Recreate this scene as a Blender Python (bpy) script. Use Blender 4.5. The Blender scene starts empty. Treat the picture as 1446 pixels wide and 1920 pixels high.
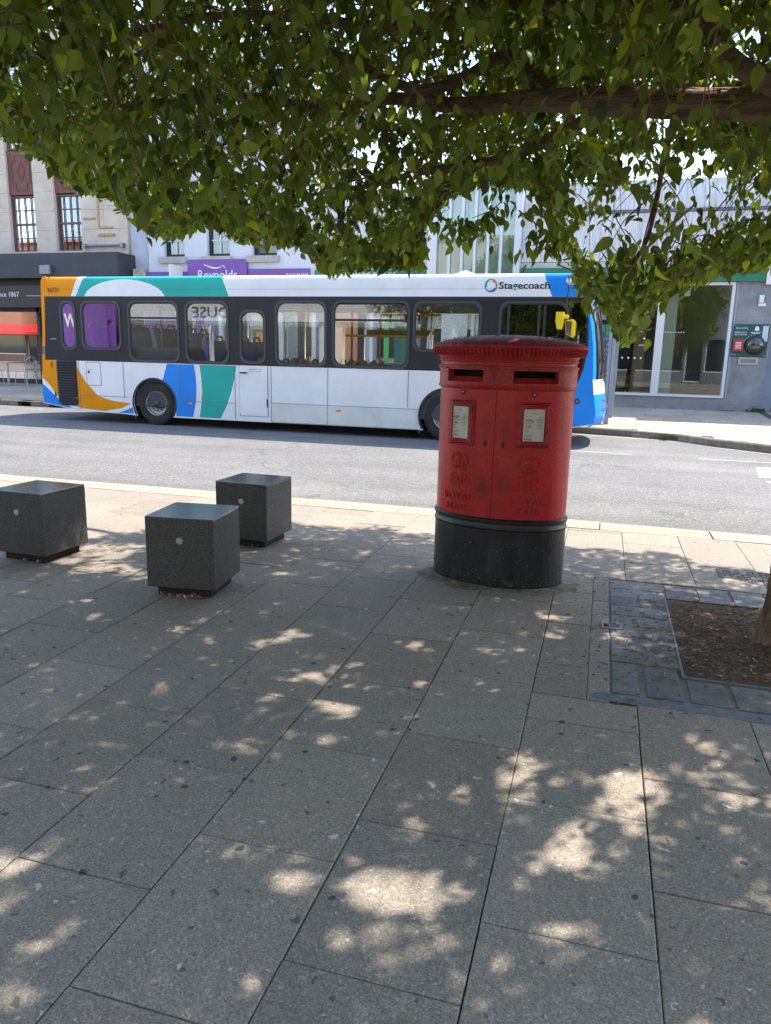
import bpy, bmesh, math, random
import numpy as np
from mathutils import Vector, Matrix
R = math.radians
sc = bpy.context.scene
col = sc.collection
random.seed(7)

# ------------------------------------------------------------------ camera
cd = bpy.data.cameras.new('camera'); cam = bpy.data.objects.new('camera', cd); col.objects.link(cam)
th, ro, ya = R(12.2), R(1.26), R(16)
F = Vector((-math.sin(ya)*math.cos(th), math.cos(ya)*math.cos(th), -math.sin(th)))
Rg = Vector((math.cos(ya), math.sin(ya), 0)); Up = Rg.cross(F)
Rc = math.cos(ro)*Rg + math.sin(ro)*Up; Uc = -math.sin(ro)*Rg + math.cos(ro)*Up
cam.matrix_world = Matrix(((Rc.x, Uc.x, -F.x, 0), (Rc.y, Uc.y, -F.y, 0), (Rc.z, Uc.z, -F.z, 1.52), (0, 0, 0, 1)))
cd.sensor_width = 36; cd.sensor_fit = 'VERTICAL'; cd.sensor_height = 36; cd.lens = 36*1390/1920
cd.clip_start = .05; cd.clip_end = 2000
sc.camera = cam

# ------------------------------------------------------------------ light
SUN = Vector((.5, .48, 1)).normalized()
w = bpy.data.worlds.new('World'); sc.world = w; w.use_nodes = True
nt = w.node_tree; bg = nt.nodes['Background']
sky = nt.nodes.new('ShaderNodeTexSky'); sky.sky_type = 'NISHITA'; sky.sun_disc = False
sky.sun_elevation = math.asin(SUN.z); sky.sun_rotation = math.atan2(SUN.x, SUN.y)
sky.air_density = .9; sky.dust_density = .6; sky.ozone_density = 1.2
nt.links.new(sky.outputs[0], bg.inputs[0]); bg.inputs[1].default_value = .15
sd = bpy.data.lights.new('sun', 'SUN'); sd.energy = 2.3; sd.angle = R(.55); sd.color = (1, .965, .92)
so = bpy.data.objects.new('sun', sd); col.objects.link(so); so.rotation_euler = SUN.to_track_quat('Z', 'Y').to_euler()
so.location = (8, 8, 16)
sc.view_settings.view_transform = 'Standard'; sc.view_settings.look = 'None'
sc.view_settings.exposure = 2.12; sc.view_settings.gamma = 1
sc.view_settings.use_white_balance = True; sc.view_settings.white_balance_temperature = 7400; sc.view_settings.white_balance_tint = 10
sc.cycles.max_bounces = 8; sc.cycles.transparent_max_bounces = 24

# ------------------------------------------------------------------ materials
def nodes(m):
    m.use_nodes = True
    return m.node_tree.nodes, m.node_tree.links, m.node_tree.nodes['Principled BSDF']
def mat(name, c, rough=.5, metal=0., var=0., vs=4., bump=0., bs=60., spec=.5, coat=0., stretch=None, grime=0., gs=1.5, gc=None, attr=False, emit=0., bd=.01):
    m = bpy.data.materials.new(name); N, L, b = nodes(m)
    b.inputs['Base Color'].default_value = (*c, 1); b.inputs['Roughness'].default_value = rough
    b.inputs['Metallic'].default_value = metal; b.inputs['Specular IOR Level'].default_value = spec
    b.inputs['Coat Weight'].default_value = coat
    if emit: b.inputs['Emission Color'].default_value = (*c, 1); b.inputs['Emission Strength'].default_value = emit
    tc = N.new('ShaderNodeTexCoord'); src = tc.outputs['Object']
    if stretch:
        mp = N.new('ShaderNodeMapping'); mp.inputs['Scale'].default_value = stretch; L.new(src, mp.inputs[0]); src = mp.outputs[0]
    last = None
    def mixc(a, fac, cc, blend='MIX'):
        x = N.new('ShaderNodeMix'); x.data_type = 'RGBA'; x.blend_type = blend
        if hasattr(fac, 'is_linked') or hasattr(fac, 'links'): L.new(fac, x.inputs[0])
        else: x.inputs[0].default_value = fac
        if isinstance(a, tuple): x.inputs[6].default_value = (*a, 1)
        else: L.new(a, x.inputs[6])
        if isinstance(cc, tuple): x.inputs[7].default_value = (*cc, 1)
        else: L.new(cc, x.inputs[7])
        return x.outputs[2]
    cur = c
    if var:
        n = N.new('ShaderNodeTexNoise'); n.inputs['Scale'].default_value = vs; n.inputs['Detail'].default_value = 6; n.inputs['Roughness'].default_value = .65
        L.new(src, n.inputs[0])
        r = N.new('ShaderNodeMapRange'); r.inputs[1].default_value = .3; r.inputs[2].default_value = .7
        r.inputs[3].default_value = 1-var; r.inputs[4].default_value = 1+var; L.new(n.outputs[0], r.inputs[0])
        v = N.new('ShaderNodeVectorMath'); v.operation = 'SCALE'; v.inputs[0].default_value = c; L.new(r.outputs[0], v.inputs['Scale'])
        cur = v.outputs[0]
    if grime:
        n = N.new('ShaderNodeTexNoise'); n.inputs['Scale'].default_value = gs; n.inputs['Detail'].default_value = 8; n.inputs['Roughness'].default_value = .7
        L.new(src, n.inputs[0])
        r = N.new('ShaderNodeMapRange'); r.inputs[1].default_value = .48; r.inputs[2].default_value = .72; r.inputs[3].default_value = 0; r.inputs[4].default_value = grime
        L.new(n.outputs[0], r.inputs[0])
        cur = mixc(cur, r.outputs[0], gc or tuple(x*.35 for x in c))
    if attr:
        a = N.new('ShaderNodeAttribute'); a.attribute_name = 'tone'
        cur = mixc(cur, 1.0, a.outputs['Color'], 'MULTIPLY')
    if not isinstance(cur, tuple): L.new(cur, b.inputs['Base Color'])
    if bump:
        n = N.new('ShaderNodeTexNoise'); n.inputs['Scale'].default_value = bs; n.inputs['Detail'].default_value = 4
        L.new(src, n.inputs[0]); bp = N.new('ShaderNodeBump'); bp.inputs['Strength'].default_value = bump; bp.inputs['Distance'].default_value = bd
        L.new(n.outputs[0], bp.inputs['Height']); L.new(bp.outputs[0], b.inputs['Normal'])
    return m
def glassm(name, tint=(.85, .9, .88), refl=.12, rough=.0):
    m = bpy.data.materials.new(name); N, L, b = nodes(m); N.remove(b)
    out = N['Material Output']; t = N.new('ShaderNodeBsdfTransparent'); t.inputs[0].default_value = (*tint, 1)
    g = N.new('ShaderNodeBsdfGlossy'); g.inputs['Roughness'].default_value = rough
    f = N.new('ShaderNodeFresnel'); f.inputs[0].default_value = 1.5
    ad = N.new('ShaderNodeMath'); ad.operation = 'ADD'; ad.use_clamp = True; ad.inputs[1].default_value = refl; L.new(f.outputs[0], ad.inputs[0])
    x = N.new('ShaderNodeMixShader'); L.new(ad.outputs[0], x.inputs[0]); L.new(t.outputs[0], x.inputs[1]); L.new(g.outputs[0], x.inputs[2])
    L.new(x.outputs[0], out.inputs[0]); return m
def speckle(name, c, dark, light, scale=170., rough=.85, blotch=.25, spots=False, attr=True, dens=1., tracks=False, spec=.3):
    """exposed aggregate / tarmac: fine two-tone grain over soft blotches, optional gum and droppings"""
    m = bpy.data.materials.new(name); N, L, b = nodes(m)
    b.inputs['Roughness'].default_value = rough; b.inputs['Specular IOR Level'].default_value = spec
    tc = N.new('ShaderNodeTexCoord'); P = tc.outputs['Object']
    def noise(s, d=3, r=.6):
        n = N.new('ShaderNodeTexNoise'); n.inputs['Scale'].default_value = s; n.inputs['Detail'].default_value = d; n.inputs['Roughness'].default_value = r
        L.new(P, n.inputs[0]); return n.outputs[0]
    def rng(x, a, b_, lo, hi):
        r = N.new('ShaderNodeMapRange'); r.inputs[1].default_value = a; r.inputs[2].default_value = b_; r.inputs[3].default_value = lo; r.inputs[4].default_value = hi
        L.new(x, r.inputs[0]); return r.outputs[0]
    def mix(a, f, c2, blend='MIX'):
        x = N.new('ShaderNodeMix'); x.data_type = 'RGBA'; x.blend_type = blend
        (L.new(f, x.inputs[0]) if not isinstance(f, float) else setattr(x.inputs[0], 'default_value', f))
        for q, i in ((a, 6), (c2, 7)):
            (setattr(x.inputs[i], 'default_value', (*q, 1)) if isinstance(q, tuple) else L.new(q, x.inputs[i]))
        return x.outputs[2]
    vo = N.new('ShaderNodeTexVoronoi'); vo.inputs['Scale'].default_value = scale; L.new(P, vo.inputs[0])
    cs = N.new('ShaderNodeSeparateColor'); L.new(vo.outputs['Color'], cs.inputs[0])
    cur = mix(c, rng(cs.outputs[0], .55, .9, 0, .85*dens), dark)
    cur = mix(cur, rng(cs.outputs[1], .72, .95, 0, .8*dens), light)
    cur = mix(cur, rng(noise(.8, 8, .7), .35, .7, 0, blotch), tuple(x*.45 for x in c))
    cur = mix(cur, rng(noise(5, 6, .7), .5, .75, 0, blotch*.9), tuple(x*.5 for x in c))
    if tracks:
        mp = N.new('ShaderNodeMapping'); mp.inputs['Scale'].default_value = (.12, 1.3, 1); L.new(P, mp.inputs[0])
        n = N.new('ShaderNodeTexNoise'); n.inputs['Scale'].default_value = 1.; n.inputs['Detail'].default_value = 5; n.inputs['Roughness'].default_value = .6; L.new(mp.outputs[0], n.inputs[0])
        cur = mix(cur, rng(n.outputs[0], .38, .68, .0, .42), tuple(x*.5 for x in c)); cur = mix(cur, rng(noise(.5, 2), .5, .7, 0, .3), tuple(x*1.5 for x in c))
        wv = N.new('ShaderNodeTexVoronoi'); wv.feature = 'DISTANCE_TO_EDGE'; wv.inputs['Scale'].default_value = .55
        wn = N.new('ShaderNodeTexNoise'); wn.inputs['Scale'].default_value = 2.; wn.inputs['Detail'].default_value = 6; L.new(P, wn.inputs[0])
        va = N.new('ShaderNodeVectorMath'); va.operation = 'SCALE'; va.inputs['Scale'].default_value = .9; L.new(wn.outputs['Color'], va.inputs[0])
        vb = N.new('ShaderNodeVectorMath'); L.new(P, vb.inputs[0]); L.new(va.outputs[0], vb.inputs[1]); L.new(vb.outputs[0], wv.inputs[0])
        ck = rng(wv.outputs['Distance'], .0, .012, .55, 0); cm = N.new('ShaderNodeMath'); cm.operation = 'MULTIPLY'; L.new(ck, cm.inputs[0]); L.new(rng(noise(.35, 2), .5, .56, 0, 1), cm.inputs[1])
        cur = mix(cur, cm.outputs[0], tuple(x*.25 for x in c))
    if spots:
        def dots(s, rad, colr, keep, seed, wob=.1):
            mp = N.new('ShaderNodeMapping'); mp.inputs['Location'].default_value = (seed, seed*2, 0); L.new(P, mp.inputs[0])
            wn = N.new('ShaderNodeTexNoise'); wn.inputs['Scale'].default_value = s*3; L.new(P, wn.inputs[0])
            va = N.new('ShaderNodeVectorMath'); va.operation = 'SCALE'; va.inputs['Scale'].default_value = wob/s*2; L.new(wn.outputs['Color'], va.inputs[0])
            vb = N.new('ShaderNodeVectorMath'); L.new(mp.outputs[0], vb.inputs[0]); L.new(va.outputs[0], vb.inputs[1])
            v = N.new('ShaderNodeTexVoronoi'); v.voronoi_dimensions = '2D'; v.inputs['Scale'].default_value = s; L.new(vb.outputs[0], v.inputs[0])
            sp = N.new('ShaderNodeSeparateColor'); L.new(v.outputs['Color'], sp.inputs[0])
            k = rng(sp.outputs[2], keep, keep+.01, 1, 0)
            sz = rng(sp.outputs[1], 0, 1, rad*.4, rad)
            d = N.new('ShaderNodeMath'); d.operation = 'LESS_THAN'; L.new(v.outputs['Distance'], d.inputs[0]); L.new(sz, d.inputs[1])
            mm = N.new('ShaderNodeMath'); mm.operation = 'MULTIPLY'; L.new(d.outputs[0], mm.inputs[0]); L.new(k, mm.inputs[1])
            m2 = N.new('ShaderNodeMath'); m2.operation = 'MULTIPLY'; m2.inputs[1].default_value = .75; L.new(mm.outputs[0], m2.inputs[0])
            return m2.outputs[0], colr
        for a in ((4.5, .06, (.03, .035, .04), .35, 3.1, .08), (9., .09, (.09, .085, .08), .4, 8.3, .3), (11., .10, (.66, .64, .6), .13, 1.7, .35), (27., .14, (.55, .53, .5), .12, 5.7, .3)):
            f, q = dots(*a); cur = mix(cur, f, q)
    if attr:
        a = N.new('ShaderNodeAttribute'); a.attribute_name = 'tone'; cur = mix(cur, 1.0, a.outputs['Color'], 'MULTIPLY')
    L.new(cur, b.inputs['Base Color'])
    bp = N.new('ShaderNodeBump'); bp.inputs['Strength'].default_value = .5; bp.inputs['Distance'].default_value = .004
    L.new(cs.outputs[0], bp.inputs['Height']); L.new(bp.outputs[0], b.inputs['Normal'])
    return m

# ------------------------------------------------------------------ mesh helpers
class MB:
    def __init__(s): s.v = []; s.f = []; s.t = []
    def add(s, vs, fs, tone=None):
        n = len(s.v); s.v += [tuple(p) for p in vs]; s.f += [tuple(n+i for i in f) for f in fs]
        s.t += [tone]*len(fs); return s
    def box(s, x0, x1, y0, y1, z0, z1, tone=None):
        v = [(x, y, z) for z in (z0, z1) for y in (y0, y1) for x in (x0, x1)]
        return s.add(v, [(0, 2, 3, 1), (4, 5, 7, 6), (0, 1, 5, 4), (2, 6, 7, 3), (0, 4, 6, 2), (1, 3, 7, 5)], tone)
    def quad(s, *p, tone=None): return s.add(p, [tuple(range(len(p)))], tone)
    def prism(s, pts, d, tone=None):
        """pts: 3D loop, d: extrusion vector"""
        n = len(pts); q = [tuple(a+b for a, b in zip(p, d)) for p in pts]
        return s.add(list(pts)+q, [tuple(range(n))[::-1], tuple(range(n, 2*n))]+[(i, (i+1) % n, n+(i+1) % n, n+i) for i in range(n)], tone)
    def tube(s, pts, rad, n=8, caps=True, tone=None):
        pts = [Vector(p) for p in pts]; rs = rad if isinstance(rad, (list, tuple)) else [rad]*len(pts)
        d0 = (pts[1]-pts[0]).normalized(); a = d0.orthogonal().normalized(); V = []; Fc = []
        for i, p in enumerate(pts):
            d = (pts[min(i+1, len(pts)-1)]-pts[max(i-1, 0)]).normalized(); a = (a-d*a.dot(d)).normalized(); b = d.cross(a)
            V += [p+(a*math.cos(2*math.pi*k/n)+b*math.sin(2*math.pi*k/n))*rs[i] for k in range(n)]
        for i in range(len(pts)-1):
            for k in range(n): Fc.append((i*n+k, i*n+(k+1) % n, (i+1)*n+(k+1) % n, (i+1)*n+k))
        if caps: Fc += [tuple(range(n))[::-1], tuple((len(pts)-1)*n+k for k in range(n))]
        return s.add(V, Fc, tone)
    def lathe(s, prof, c, axis='y', n=32, a0=0, a1=2*math.pi):
        """prof: (radius, along) pairs round an axis through c"""
        full = abs(a1-a0-2*math.pi) < 1e-6; m = n if full else n+1; V = []; Fc = []
        for r, h in prof:
            for k in range(m):
                t = a0+(a1-a0)*k/n; p = (r*math.cos(t), r*math.sin(t))
                V.append((c[0]+p[0], c[1]+h, c[2]+p[1]) if axis == 'y' else (c[0]+p[0], c[1]+p[1], c[2]+h))
        for i in range(len(prof)-1):
            for k in range(n): Fc.append((i*m+k, i*m+(k+1) % m, (i+1)*m+(k+1) % m, (i+1)*m+k))
        return s.add(V, Fc)
    def build(s, name, m, parent=None, smooth=False, bevel=0., seg=2, fix=True):
        me = bpy.data.meshes.new(name); me.from_pydata(s.v, [], s.f)
        if fix or bevel:
            bm = bmesh.new(); bm.from_mesh(me)
            if fix: bmesh.ops.recalc_face_normals(bm, faces=bm.faces)
            if bevel:
                bmesh.ops.bevel(bm, geom=[e for e in bm.edges if len(e.link_faces) == 2 and e.calc_face_angle(0) > .6], offset=bevel, segments=seg, profile=.7, affect='EDGES')
            bm.to_mesh(me); bm.free()
        if any(t is not None for t in s.t) and not bevel:
            at = me.color_attributes.new('tone', 'FLOAT_COLOR', 'CORNER'); k = 0; dat = []
            for pf, t in zip(me.polygons, s.t):
                t = t if t is not None else 1.
                dat += (list((*t, 1.)) if isinstance(t, tuple) else [t, t, t, 1.])*pf.loop_total
            at.data.foreach_set('color', dat)
        return link(name, me, m, parent, smooth)
def link(name, me, m, parent=None, smooth=False):
    o = bpy.data.objects.new(name, me); col.objects.link(o); o.data.materials.clear(); o.data.materials.append(m)
    if smooth: me.polygons.foreach_set('use_smooth', [True]*len(me.polygons)); 
    if smooth == 2:
        me.set_sharp_from_angle(angle=R(35))
    if parent is not None:
        o.parent = parent
        if parent.type == 'EMPTY' and not parent.get('_local'): o.location = -parent.location
    return o
def thing(name, label, cat, loc=(0, 0, 0), rz=0., group=None, local=False):
    o = bpy.data.objects.new(name, None); col.objects.link(o); o.location = loc; o.rotation_euler = (0, 0, rz)
    o.empty_display_size = .2; o['label'] = label; o['category'] = cat
    if group: o['group'] = group
    if local: o['_local'] = 1
    return o
def tag(o, label, cat, group=None):
    o['label'] = label; o['category'] = cat
    if group: o['group'] = group
    return o
def kind(o, k='structure', label=None, cat=None):
    o['kind'] = k
    if label: o['label'] = label
    if cat: o['category'] = cat
    return o
def rr(x0, x1, z0, z1, r, n=5):
    p = []
    for cx, cz, a in ((x1-r, z1-r, 0), (x0+r, z1-r, 90), (x0+r, z0+r, 180), (x1-r, z0+r, 270)):
        p += [(cx+r*math.cos(R(a+90*k/n)), cz+r*math.sin(R(a+90*k/n))) for k in range(n+1)]
    return p
def rect(x0, x1, z0, z1): return [(x0, z0), (x1, z0), (x1, z1), (x0, z1)]
def FR(Y, flip=False):
    """frame of an upright plane at depth Y facing the viewer side (-Y); w sticks out of it"""
    return (lambda u, v, w: (u, Y-w, v)) if not flip else (lambda u, v, w: (u, Y+w, v))
def plate(name, loops, t, fr, m, parent=None, smooth=False):
    """flat sheet of thickness t with holes (loops after the first)"""
    cu = bpy.data.curves.new('c', 'CURVE'); cu.dimensions = '2D'; cu.fill_mode = 'BOTH'; cu.extrude = t/2
    for lp in loops:
        sp = cu.splines.new('POLY'); sp.points.add(len(lp)-1); sp.use_cyclic_u = True
        for p, q in zip(sp.points, lp): p.co = (q[0], q[1], 0, 1)
    return conv(name, cu, fr, m, parent, t/2, smooth)
def conv(name, cu, fr, m, parent, off, smooth=False, sx=1., shift=0.):
    o = bpy.data.objects.new('c', cu); col.objects.link(o)
    dg = bpy.context.evaluated_depsgraph_get(); dg.update()
    me = bpy.data.meshes.new_from_object(o.evaluated_get(dg)); bpy.data.objects.remove(o); bpy.data.curves.remove(cu)
    bm = bmesh.new(); bm.from_mesh(me)
    bmesh.ops.triangulate(bm, faces=[f for f in bm.faces if len(f.verts) > 4])
    for v in bm.verts: v.co = Vector(fr(v.co.x*sx+shift, v.co.y, v.co.z+off))
    bmesh.ops.recalc_face_normals(bm, faces=bm.faces); bm.to_mesh(me); bm.free(); me.name = name
    return link(name, me, m, parent, smooth)
def text(name, body, x, z, h, fr, m, parent=None, width=None, t=.004, align='LEFT', bold=0.):
    """lettering, cap height h, starting (or centred) at x on baseline z, squeezed to width"""
    cu = bpy.data.curves.new('t', 'FONT'); cu.body = body; cu.size = h/.73; cu.extrude = t/2; cu.offset = bold; cu.resolution_u = 3
    o = bpy.data.objects.new('t', cu); col.objects.link(o); bpy.context.view_layer.update(); W = max(o.dimensions.x, 1e-4)
    bpy.data.objects.remove(o); sx = (width/W) if width else 1.
    sh = x if align == 'LEFT' else x-W*sx/2
    return conv(name, cu, lambda u, v, w: fr(u, v+z, w), m, parent, t/2, False, sx, sh)

# ------------------------------------------------------------------ ground, road, pavements
mAsph = speckle('asphalt', (.17, .17, .172), (.07, .07, .073), (.46, .46, .455), 90., .9, .25, attr=False, tracks=True, dens=.75)
mPave = speckle('exposed aggregate paving', (.30, .265, .225), (.12, .11, .097), (.56, .52, .46), 230., .8, .22, spots=True, dens=.66)
mFar = mat('far paving', (.37, .32, .265), .85, var=.14, vs=3, bump=.2, bs=60, grime=.35, gs=2.5, gc=(.27, .25, .22), attr=True)
mKerb = mat('kerbstone', (.20, .175, .15), .9, var=.3, vs=12, bump=.4, bs=90, grime=.6, gs=4, attr=True)
mKerbL = mat('pale kerbstone', (.32, .275, .22), .85, var=.15, vs=14, bump=.2, bs=120, grime=.3, gs=3, gc=(.3, .28, .25), attr=True)
mJoint = mat('joint dirt', (.105, .09, .07), .95, var=.4, vs=20)
mSlate = mat('slate paver', (.155, .158, .162), .75, var=.35, vs=9, bump=.4, bs=70, grime=.5, gs=14, gc=(.25, .235, .21), attr=True)
mPaint = mat('road paint', (.68, .66, .62), .8, var=.15, vs=20, grime=.6, gs=14, gc=(.3, .3, .3))
kind(MB().quad((-300, -300, -.06), (300, -300, -.06), (300, 300, -.06), (-300, 300, -.06)).build('ground', mAsph))
kind(MB().quad((-80, 6.8, 0), (80, 6.8, 0), (80, 15.4, 0), (-80, 15.4, 0)).build('road', mAsph), label='grey speckled tarmac road under the bus')
P0 = .05
rnd = random.Random(3)
pv = MB(); pv.box(-60, 60, -8, 6.86, -.06, .036)
kind(pv.build('pavement_bed', mJoint))
slab = MB()
def stone(mb, x0, x1, y0, y1, g=.0017, z=P0, j=.0012, tone=None, ch=.004):
    dz = rnd.uniform(-j, j); tl = (rnd.uniform(-j, j), rnd.uniform(-j, j)); tn = tone or rnd.uniform(.90, 1.09)
    if isinstance(tn, float): wv = rnd.uniform(-.015, .025); tn = (tn*(1+wv), tn, tn*(1-wv))
    x0 += g*rnd.uniform(.6, 1.6); x1 -= g*rnd.uniform(.6, 1.6); y0 += g*rnd.uniform(.6, 1.6); y1 -= g*rnd.uniform(.6, 1.6)
    o = [(x0, y0), (x1, y0), (x1, y1), (x0, y1)]; n_ = [(x0+ch, y0+ch), (x1-ch, y0+ch), (x1-ch, y1-ch), (x0+ch, y1-ch)]
    zz = lambda i: z+dz+(tl[0] if i in (1, 2) else 0)+(tl[1] if i > 1 else 0)
    V = [(*p, z-.02) for p in o]+[(*p, zz(i)-.0025) for i, p in enumerate(o)]+[(*p, zz(i)) for i, p in enumerate(n_)]
    mb.add(V, [(0, 1, 5, 4), (1, 2, 6, 5), (2, 3, 7, 6), (3, 0, 4, 7), (4, 5, 9, 8), (5, 6, 10, 9), (6, 7, 11, 10), (7, 4, 8, 11), (8, 9, 10, 11)], tn)
ph = {0: 1.97, -1: 1.705, -2: 1.432, -3: 1.803, -4: 1.542, -5: 1.27, -6: 2.169}
W_, L_ = .447, .593
for k in range(-34, 22):
    x0 = .245+W_*k; p = ph.get(k, rnd.uniform(0, L_)) % L_; top = 6.52
    y = p-L_*14
    while y < top-.02:
        y1 = min(y+L_, top)
        if y < .3-3 or k < -30: pass
        # leave out the paved surround of the tree pit
        if k == 0 and y1 > 3.24 and y < 5.06:
            if y < 3.1: stone(slab, x0, x0+W_, y, 3.13)
            elif y1 > 5.1: stone(slab, x0, x0+W_, 5.06, y1)
        elif 1 <= k <= 3 and y1 > 3.24 and y < 5.06:
            if y < 3.1: stone(slab, x0, x0+W_, y, 3.13)
            elif y1 > 5.1: stone(slab, x0, x0+W_, 5.06, y1)
        elif k == -1 and y1 > 3.2 and y < 5.06:
            if y < 3.1: stone(slab, x0, x0+W_, y, 3.13)
            stone(slab, x0, .035, max(y, 3.14), min(y1, 5.06))
            if y1 > 5.1: stone(slab, x0, x0+W_, 5.06, y1)
        else: stone(slab, x0, x0+W_, y, y1)
        y = y1
for a, b in ((3.14, 4.06), (4.06, 4.55), (4.55, 5.06)): stone(slab, .035, .135, a, b)
sl = slab.build('near_pavement', mPave, fix=False); kind(sl, label='mottled grey-brown paving slabs in tree shade with small bright patches')
kb = MB(); x = -30.3
while x < 20:
    stone(kb, x, x+.92, 6.53, 6.86, g=.004, j=.002); x += .92
kb.box(-60, 60, 6.86, 6.9, -.05, .03)
kind(kb.build('near_kerb', mKerbL, fix=False), label='pale kerb edging along the near pavement')

# slate surround of the tree pit
ss = MB()
xs = [.14, .30, .457]
y = 3.62
for i in range(8):
    h = .176; stone(ss, .14, .47, y, y+h, j=.002, tone=rnd.uniform(.8, 1.2)); y += h
for i, (a, b) in enumerate(((.14, .265), (.29, .45), (.475, .64), (.665, .83), (.855, 1.03), (1.05, 1.24), (1.26, 1.5))):
    stone(ss, a, b, 3.25, 3.5 if i > 1 else 3.6, tone=rnd.uniform(.75, 1.05))
for i in range(7): stone(ss, .48+i*.2, .665+i*.2, 4.74, 5.04, tone=rnd.uniform(.75, 1.05))
for i in range(10): stone(ss, 1.77, 2.03, 3.25+i*.18, 3.42+i*.18, tone=rnd.uniform(.8, 1.1))
for i in range(2): stone(ss, 1.52+i*.125, 1.635+i*.125, 3.25, 3.5)
for i in range(4): stone(ss, 1.55, 1.75, 3.5+i*.31, 3.79+i*.31, tone=rnd.uniform(.8, 1.1))
kind(ss.build('pit_surround_paving', mSlate, fix=False), label='dark slate setts framing the tree pit')
MB().quad((.02, 3.11, .044), (2.03, 3.11, .044), (2.03, 5.08, .044), (.02, 5.08, .044)).build('pit_mortar', mat('pale mortar', (.20, .185, .16), .95, var=.3, vs=20))['kind'] = 'structure'
bl = MB(); lo_, hi_ = [], []
for i in range(25):
    x = .05+.87*i/24; lo_.append((x, 3.142+.012*rnd.random()+(.03 if i in (0, 24) else 0), .0515)); hi_.append((x, 3.228+.014*rnd.random()-(.03 if i in (0, 24) else 0), .0515))
bl.add(lo_+hi_[::-1], [(i, i+1, 48-i, 49-i) for i in range(24)])
kind(bl.build('painted_strip', mat('faded blue paint', (.14, .16, .185), .8, var=.4, vs=20, grime=.95, gs=9, gc=(.21, .19, .165))), label='faded blue strip beside the slate setts')
mSoil = mat('bark soil', (.10, .065, .04), .95, var=.7, vs=60, bump=1., bs=120, grime=.7, gs=30, gc=(.25, .17, .10))
N_ = 26; so_ = MB(); V = []
for j in range(N_+1):
    for i in range(N_+1):
        X = .475+1.07*i/N_; Y = 3.52+1.2*j/N_
        ed = min(i, N_-i, j, N_-j)
        V.append((X, Y, .046+(.012*min(ed, 3)/3)+rnd.uniform(-.004, .006)+.05*math.exp(-((X-1.06)**2+(Y-4.1)**2)/.03)))
so_.add(V, [(j*(N_+1)+i, j*(N_+1)+i+1, (j+1)*(N_+1)+i+1, (j+1)*(N_+1)+i) for j in range(N_) for i in range(N_)])
kind(so_.build('tree_pit_soil', mSoil, smooth=True), label='brown bark-strewn soil in the tree pit')
ed = MB()
for a in ((.462, .474, 3.51, 4.735), (1.546, 1.558, 3.51, 4.735), (.474, 1.546, 3.508, 3.52), (.474, 1.546, 4.722, 4.734)): ed.box(*a, .02, .056)
ed = tag(ed.build('pit_edging', mat('grey steel edge', (.17, .17, .17), .7, .3)), 'thin steel edging strip framing the square of soil round the tree', 'edging')
# litter: bark chips, twigs and petals
li = MB()
for i in range(2200):
    inside = rnd.random() < .8
    X = rnd.uniform(.5, 1.52) if inside else rnd.gauss(.42, .25); Y = rnd.uniform(3.55, 4.7) if inside else rnd.gauss(4.0, .5)
    if not inside and .46 < X < 1.55 and 3.5 < Y < 4.74: continue
    if not inside and (X < -.3 or Y > 5.3): continue
    a = rnd.uniform(0, 6.28); l = rnd.uniform(.004, .012)*(1.8 if rnd.random() < .1 else 1); w_ = rnd.uniform(.0015, .0045); z = .060+rnd.uniform(0, .008) if inside else .0525
    c, s = math.cos(a), math.sin(a); tn = rnd.choice([(.7, .5, .34), (.4, .28, .2), (.3, .22, .17), (1.1, .95, .8), (.5, .33, .2), (.25, .18, .14), (.3, .2, .15)])
    p = [(X+c*u-s*v, Y+s*u+c*v, z+rnd.uniform(0, .004)) for u, v in ((-l, -w_), (l, -w_), (l, w_), (-l, w_))]
    li.prism(p, (0, 0, .002), tone=tn)
for i in range(320):
    inside = rnd.random() < .6
    X = rnd.uniform(.5, 1.5) if inside else rnd.gauss(.36, .09); Y = rnd.uniform(3.55, 4.7) if inside else rnd.gauss(3.95, .3)
    if not inside and .46 < X < 1.55: X = .4
    a = rnd.uniform(0, 6.28); l = rnd.uniform(.02, .07); pts = []
    z = .067 if inside else .054
    for q in range(4): pts.append((X, Y, z+rnd.uniform(0, .008))); a += rnd.uniform(-.6, .6); X += math.cos(a)*l/3; Y += math.sin(a)*l/3
    li.tube(pts, .0012, 4, tone=(.55, .42, .3))
kind(li.build('leaf_litter', mat('litter', (.38, .33, .27), .9, var=.3, vs=90, attr=True)), 'stuff', 'bark chips and dry twigs scattered over and beside the soil', 'litter')
# small cover plate
t = thing('drain_cover', 'small silvery cover plate with a diagonal cross set among the slate setts', 'drain cover', (.147, 4.11, .05))
mSt = mat('galvanised', (.26, .27, .28), .5, .6, var=.2, vs=40)
g = MB()
for x0, x1, y0, y1 in ((.095, .2, 4.065, 4.073), (.095, .2, 4.147, 4.155), (.095, .103, 4.073, 4.147), (.192, .2, 4.073, 4.147)): g.box(x0, x1, y0, y1, .048, .056)
g.build('frame', mSt, t)
g = MB(); g.tube([(.1, 4.07, .054), (.195, 4.15, .054)], .004, 4); g.tube([(.1, 4.15, .054), (.195, 4.07, .054)], .004, 4)
for i in range(7):
    xx = .112+i*.0118
    for y0, y1 in ((4.078, 4.096), (4.124, 4.142)): g.box(xx-.002, xx+.002, y0, y1, .05, .0545)
g.build('bars', mSt, t)
MB().box(.1, .195, 4.07, 4.15, .046, .05).build('recess', mat('dark void', (.01, .01, .01), .9), t)
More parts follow.
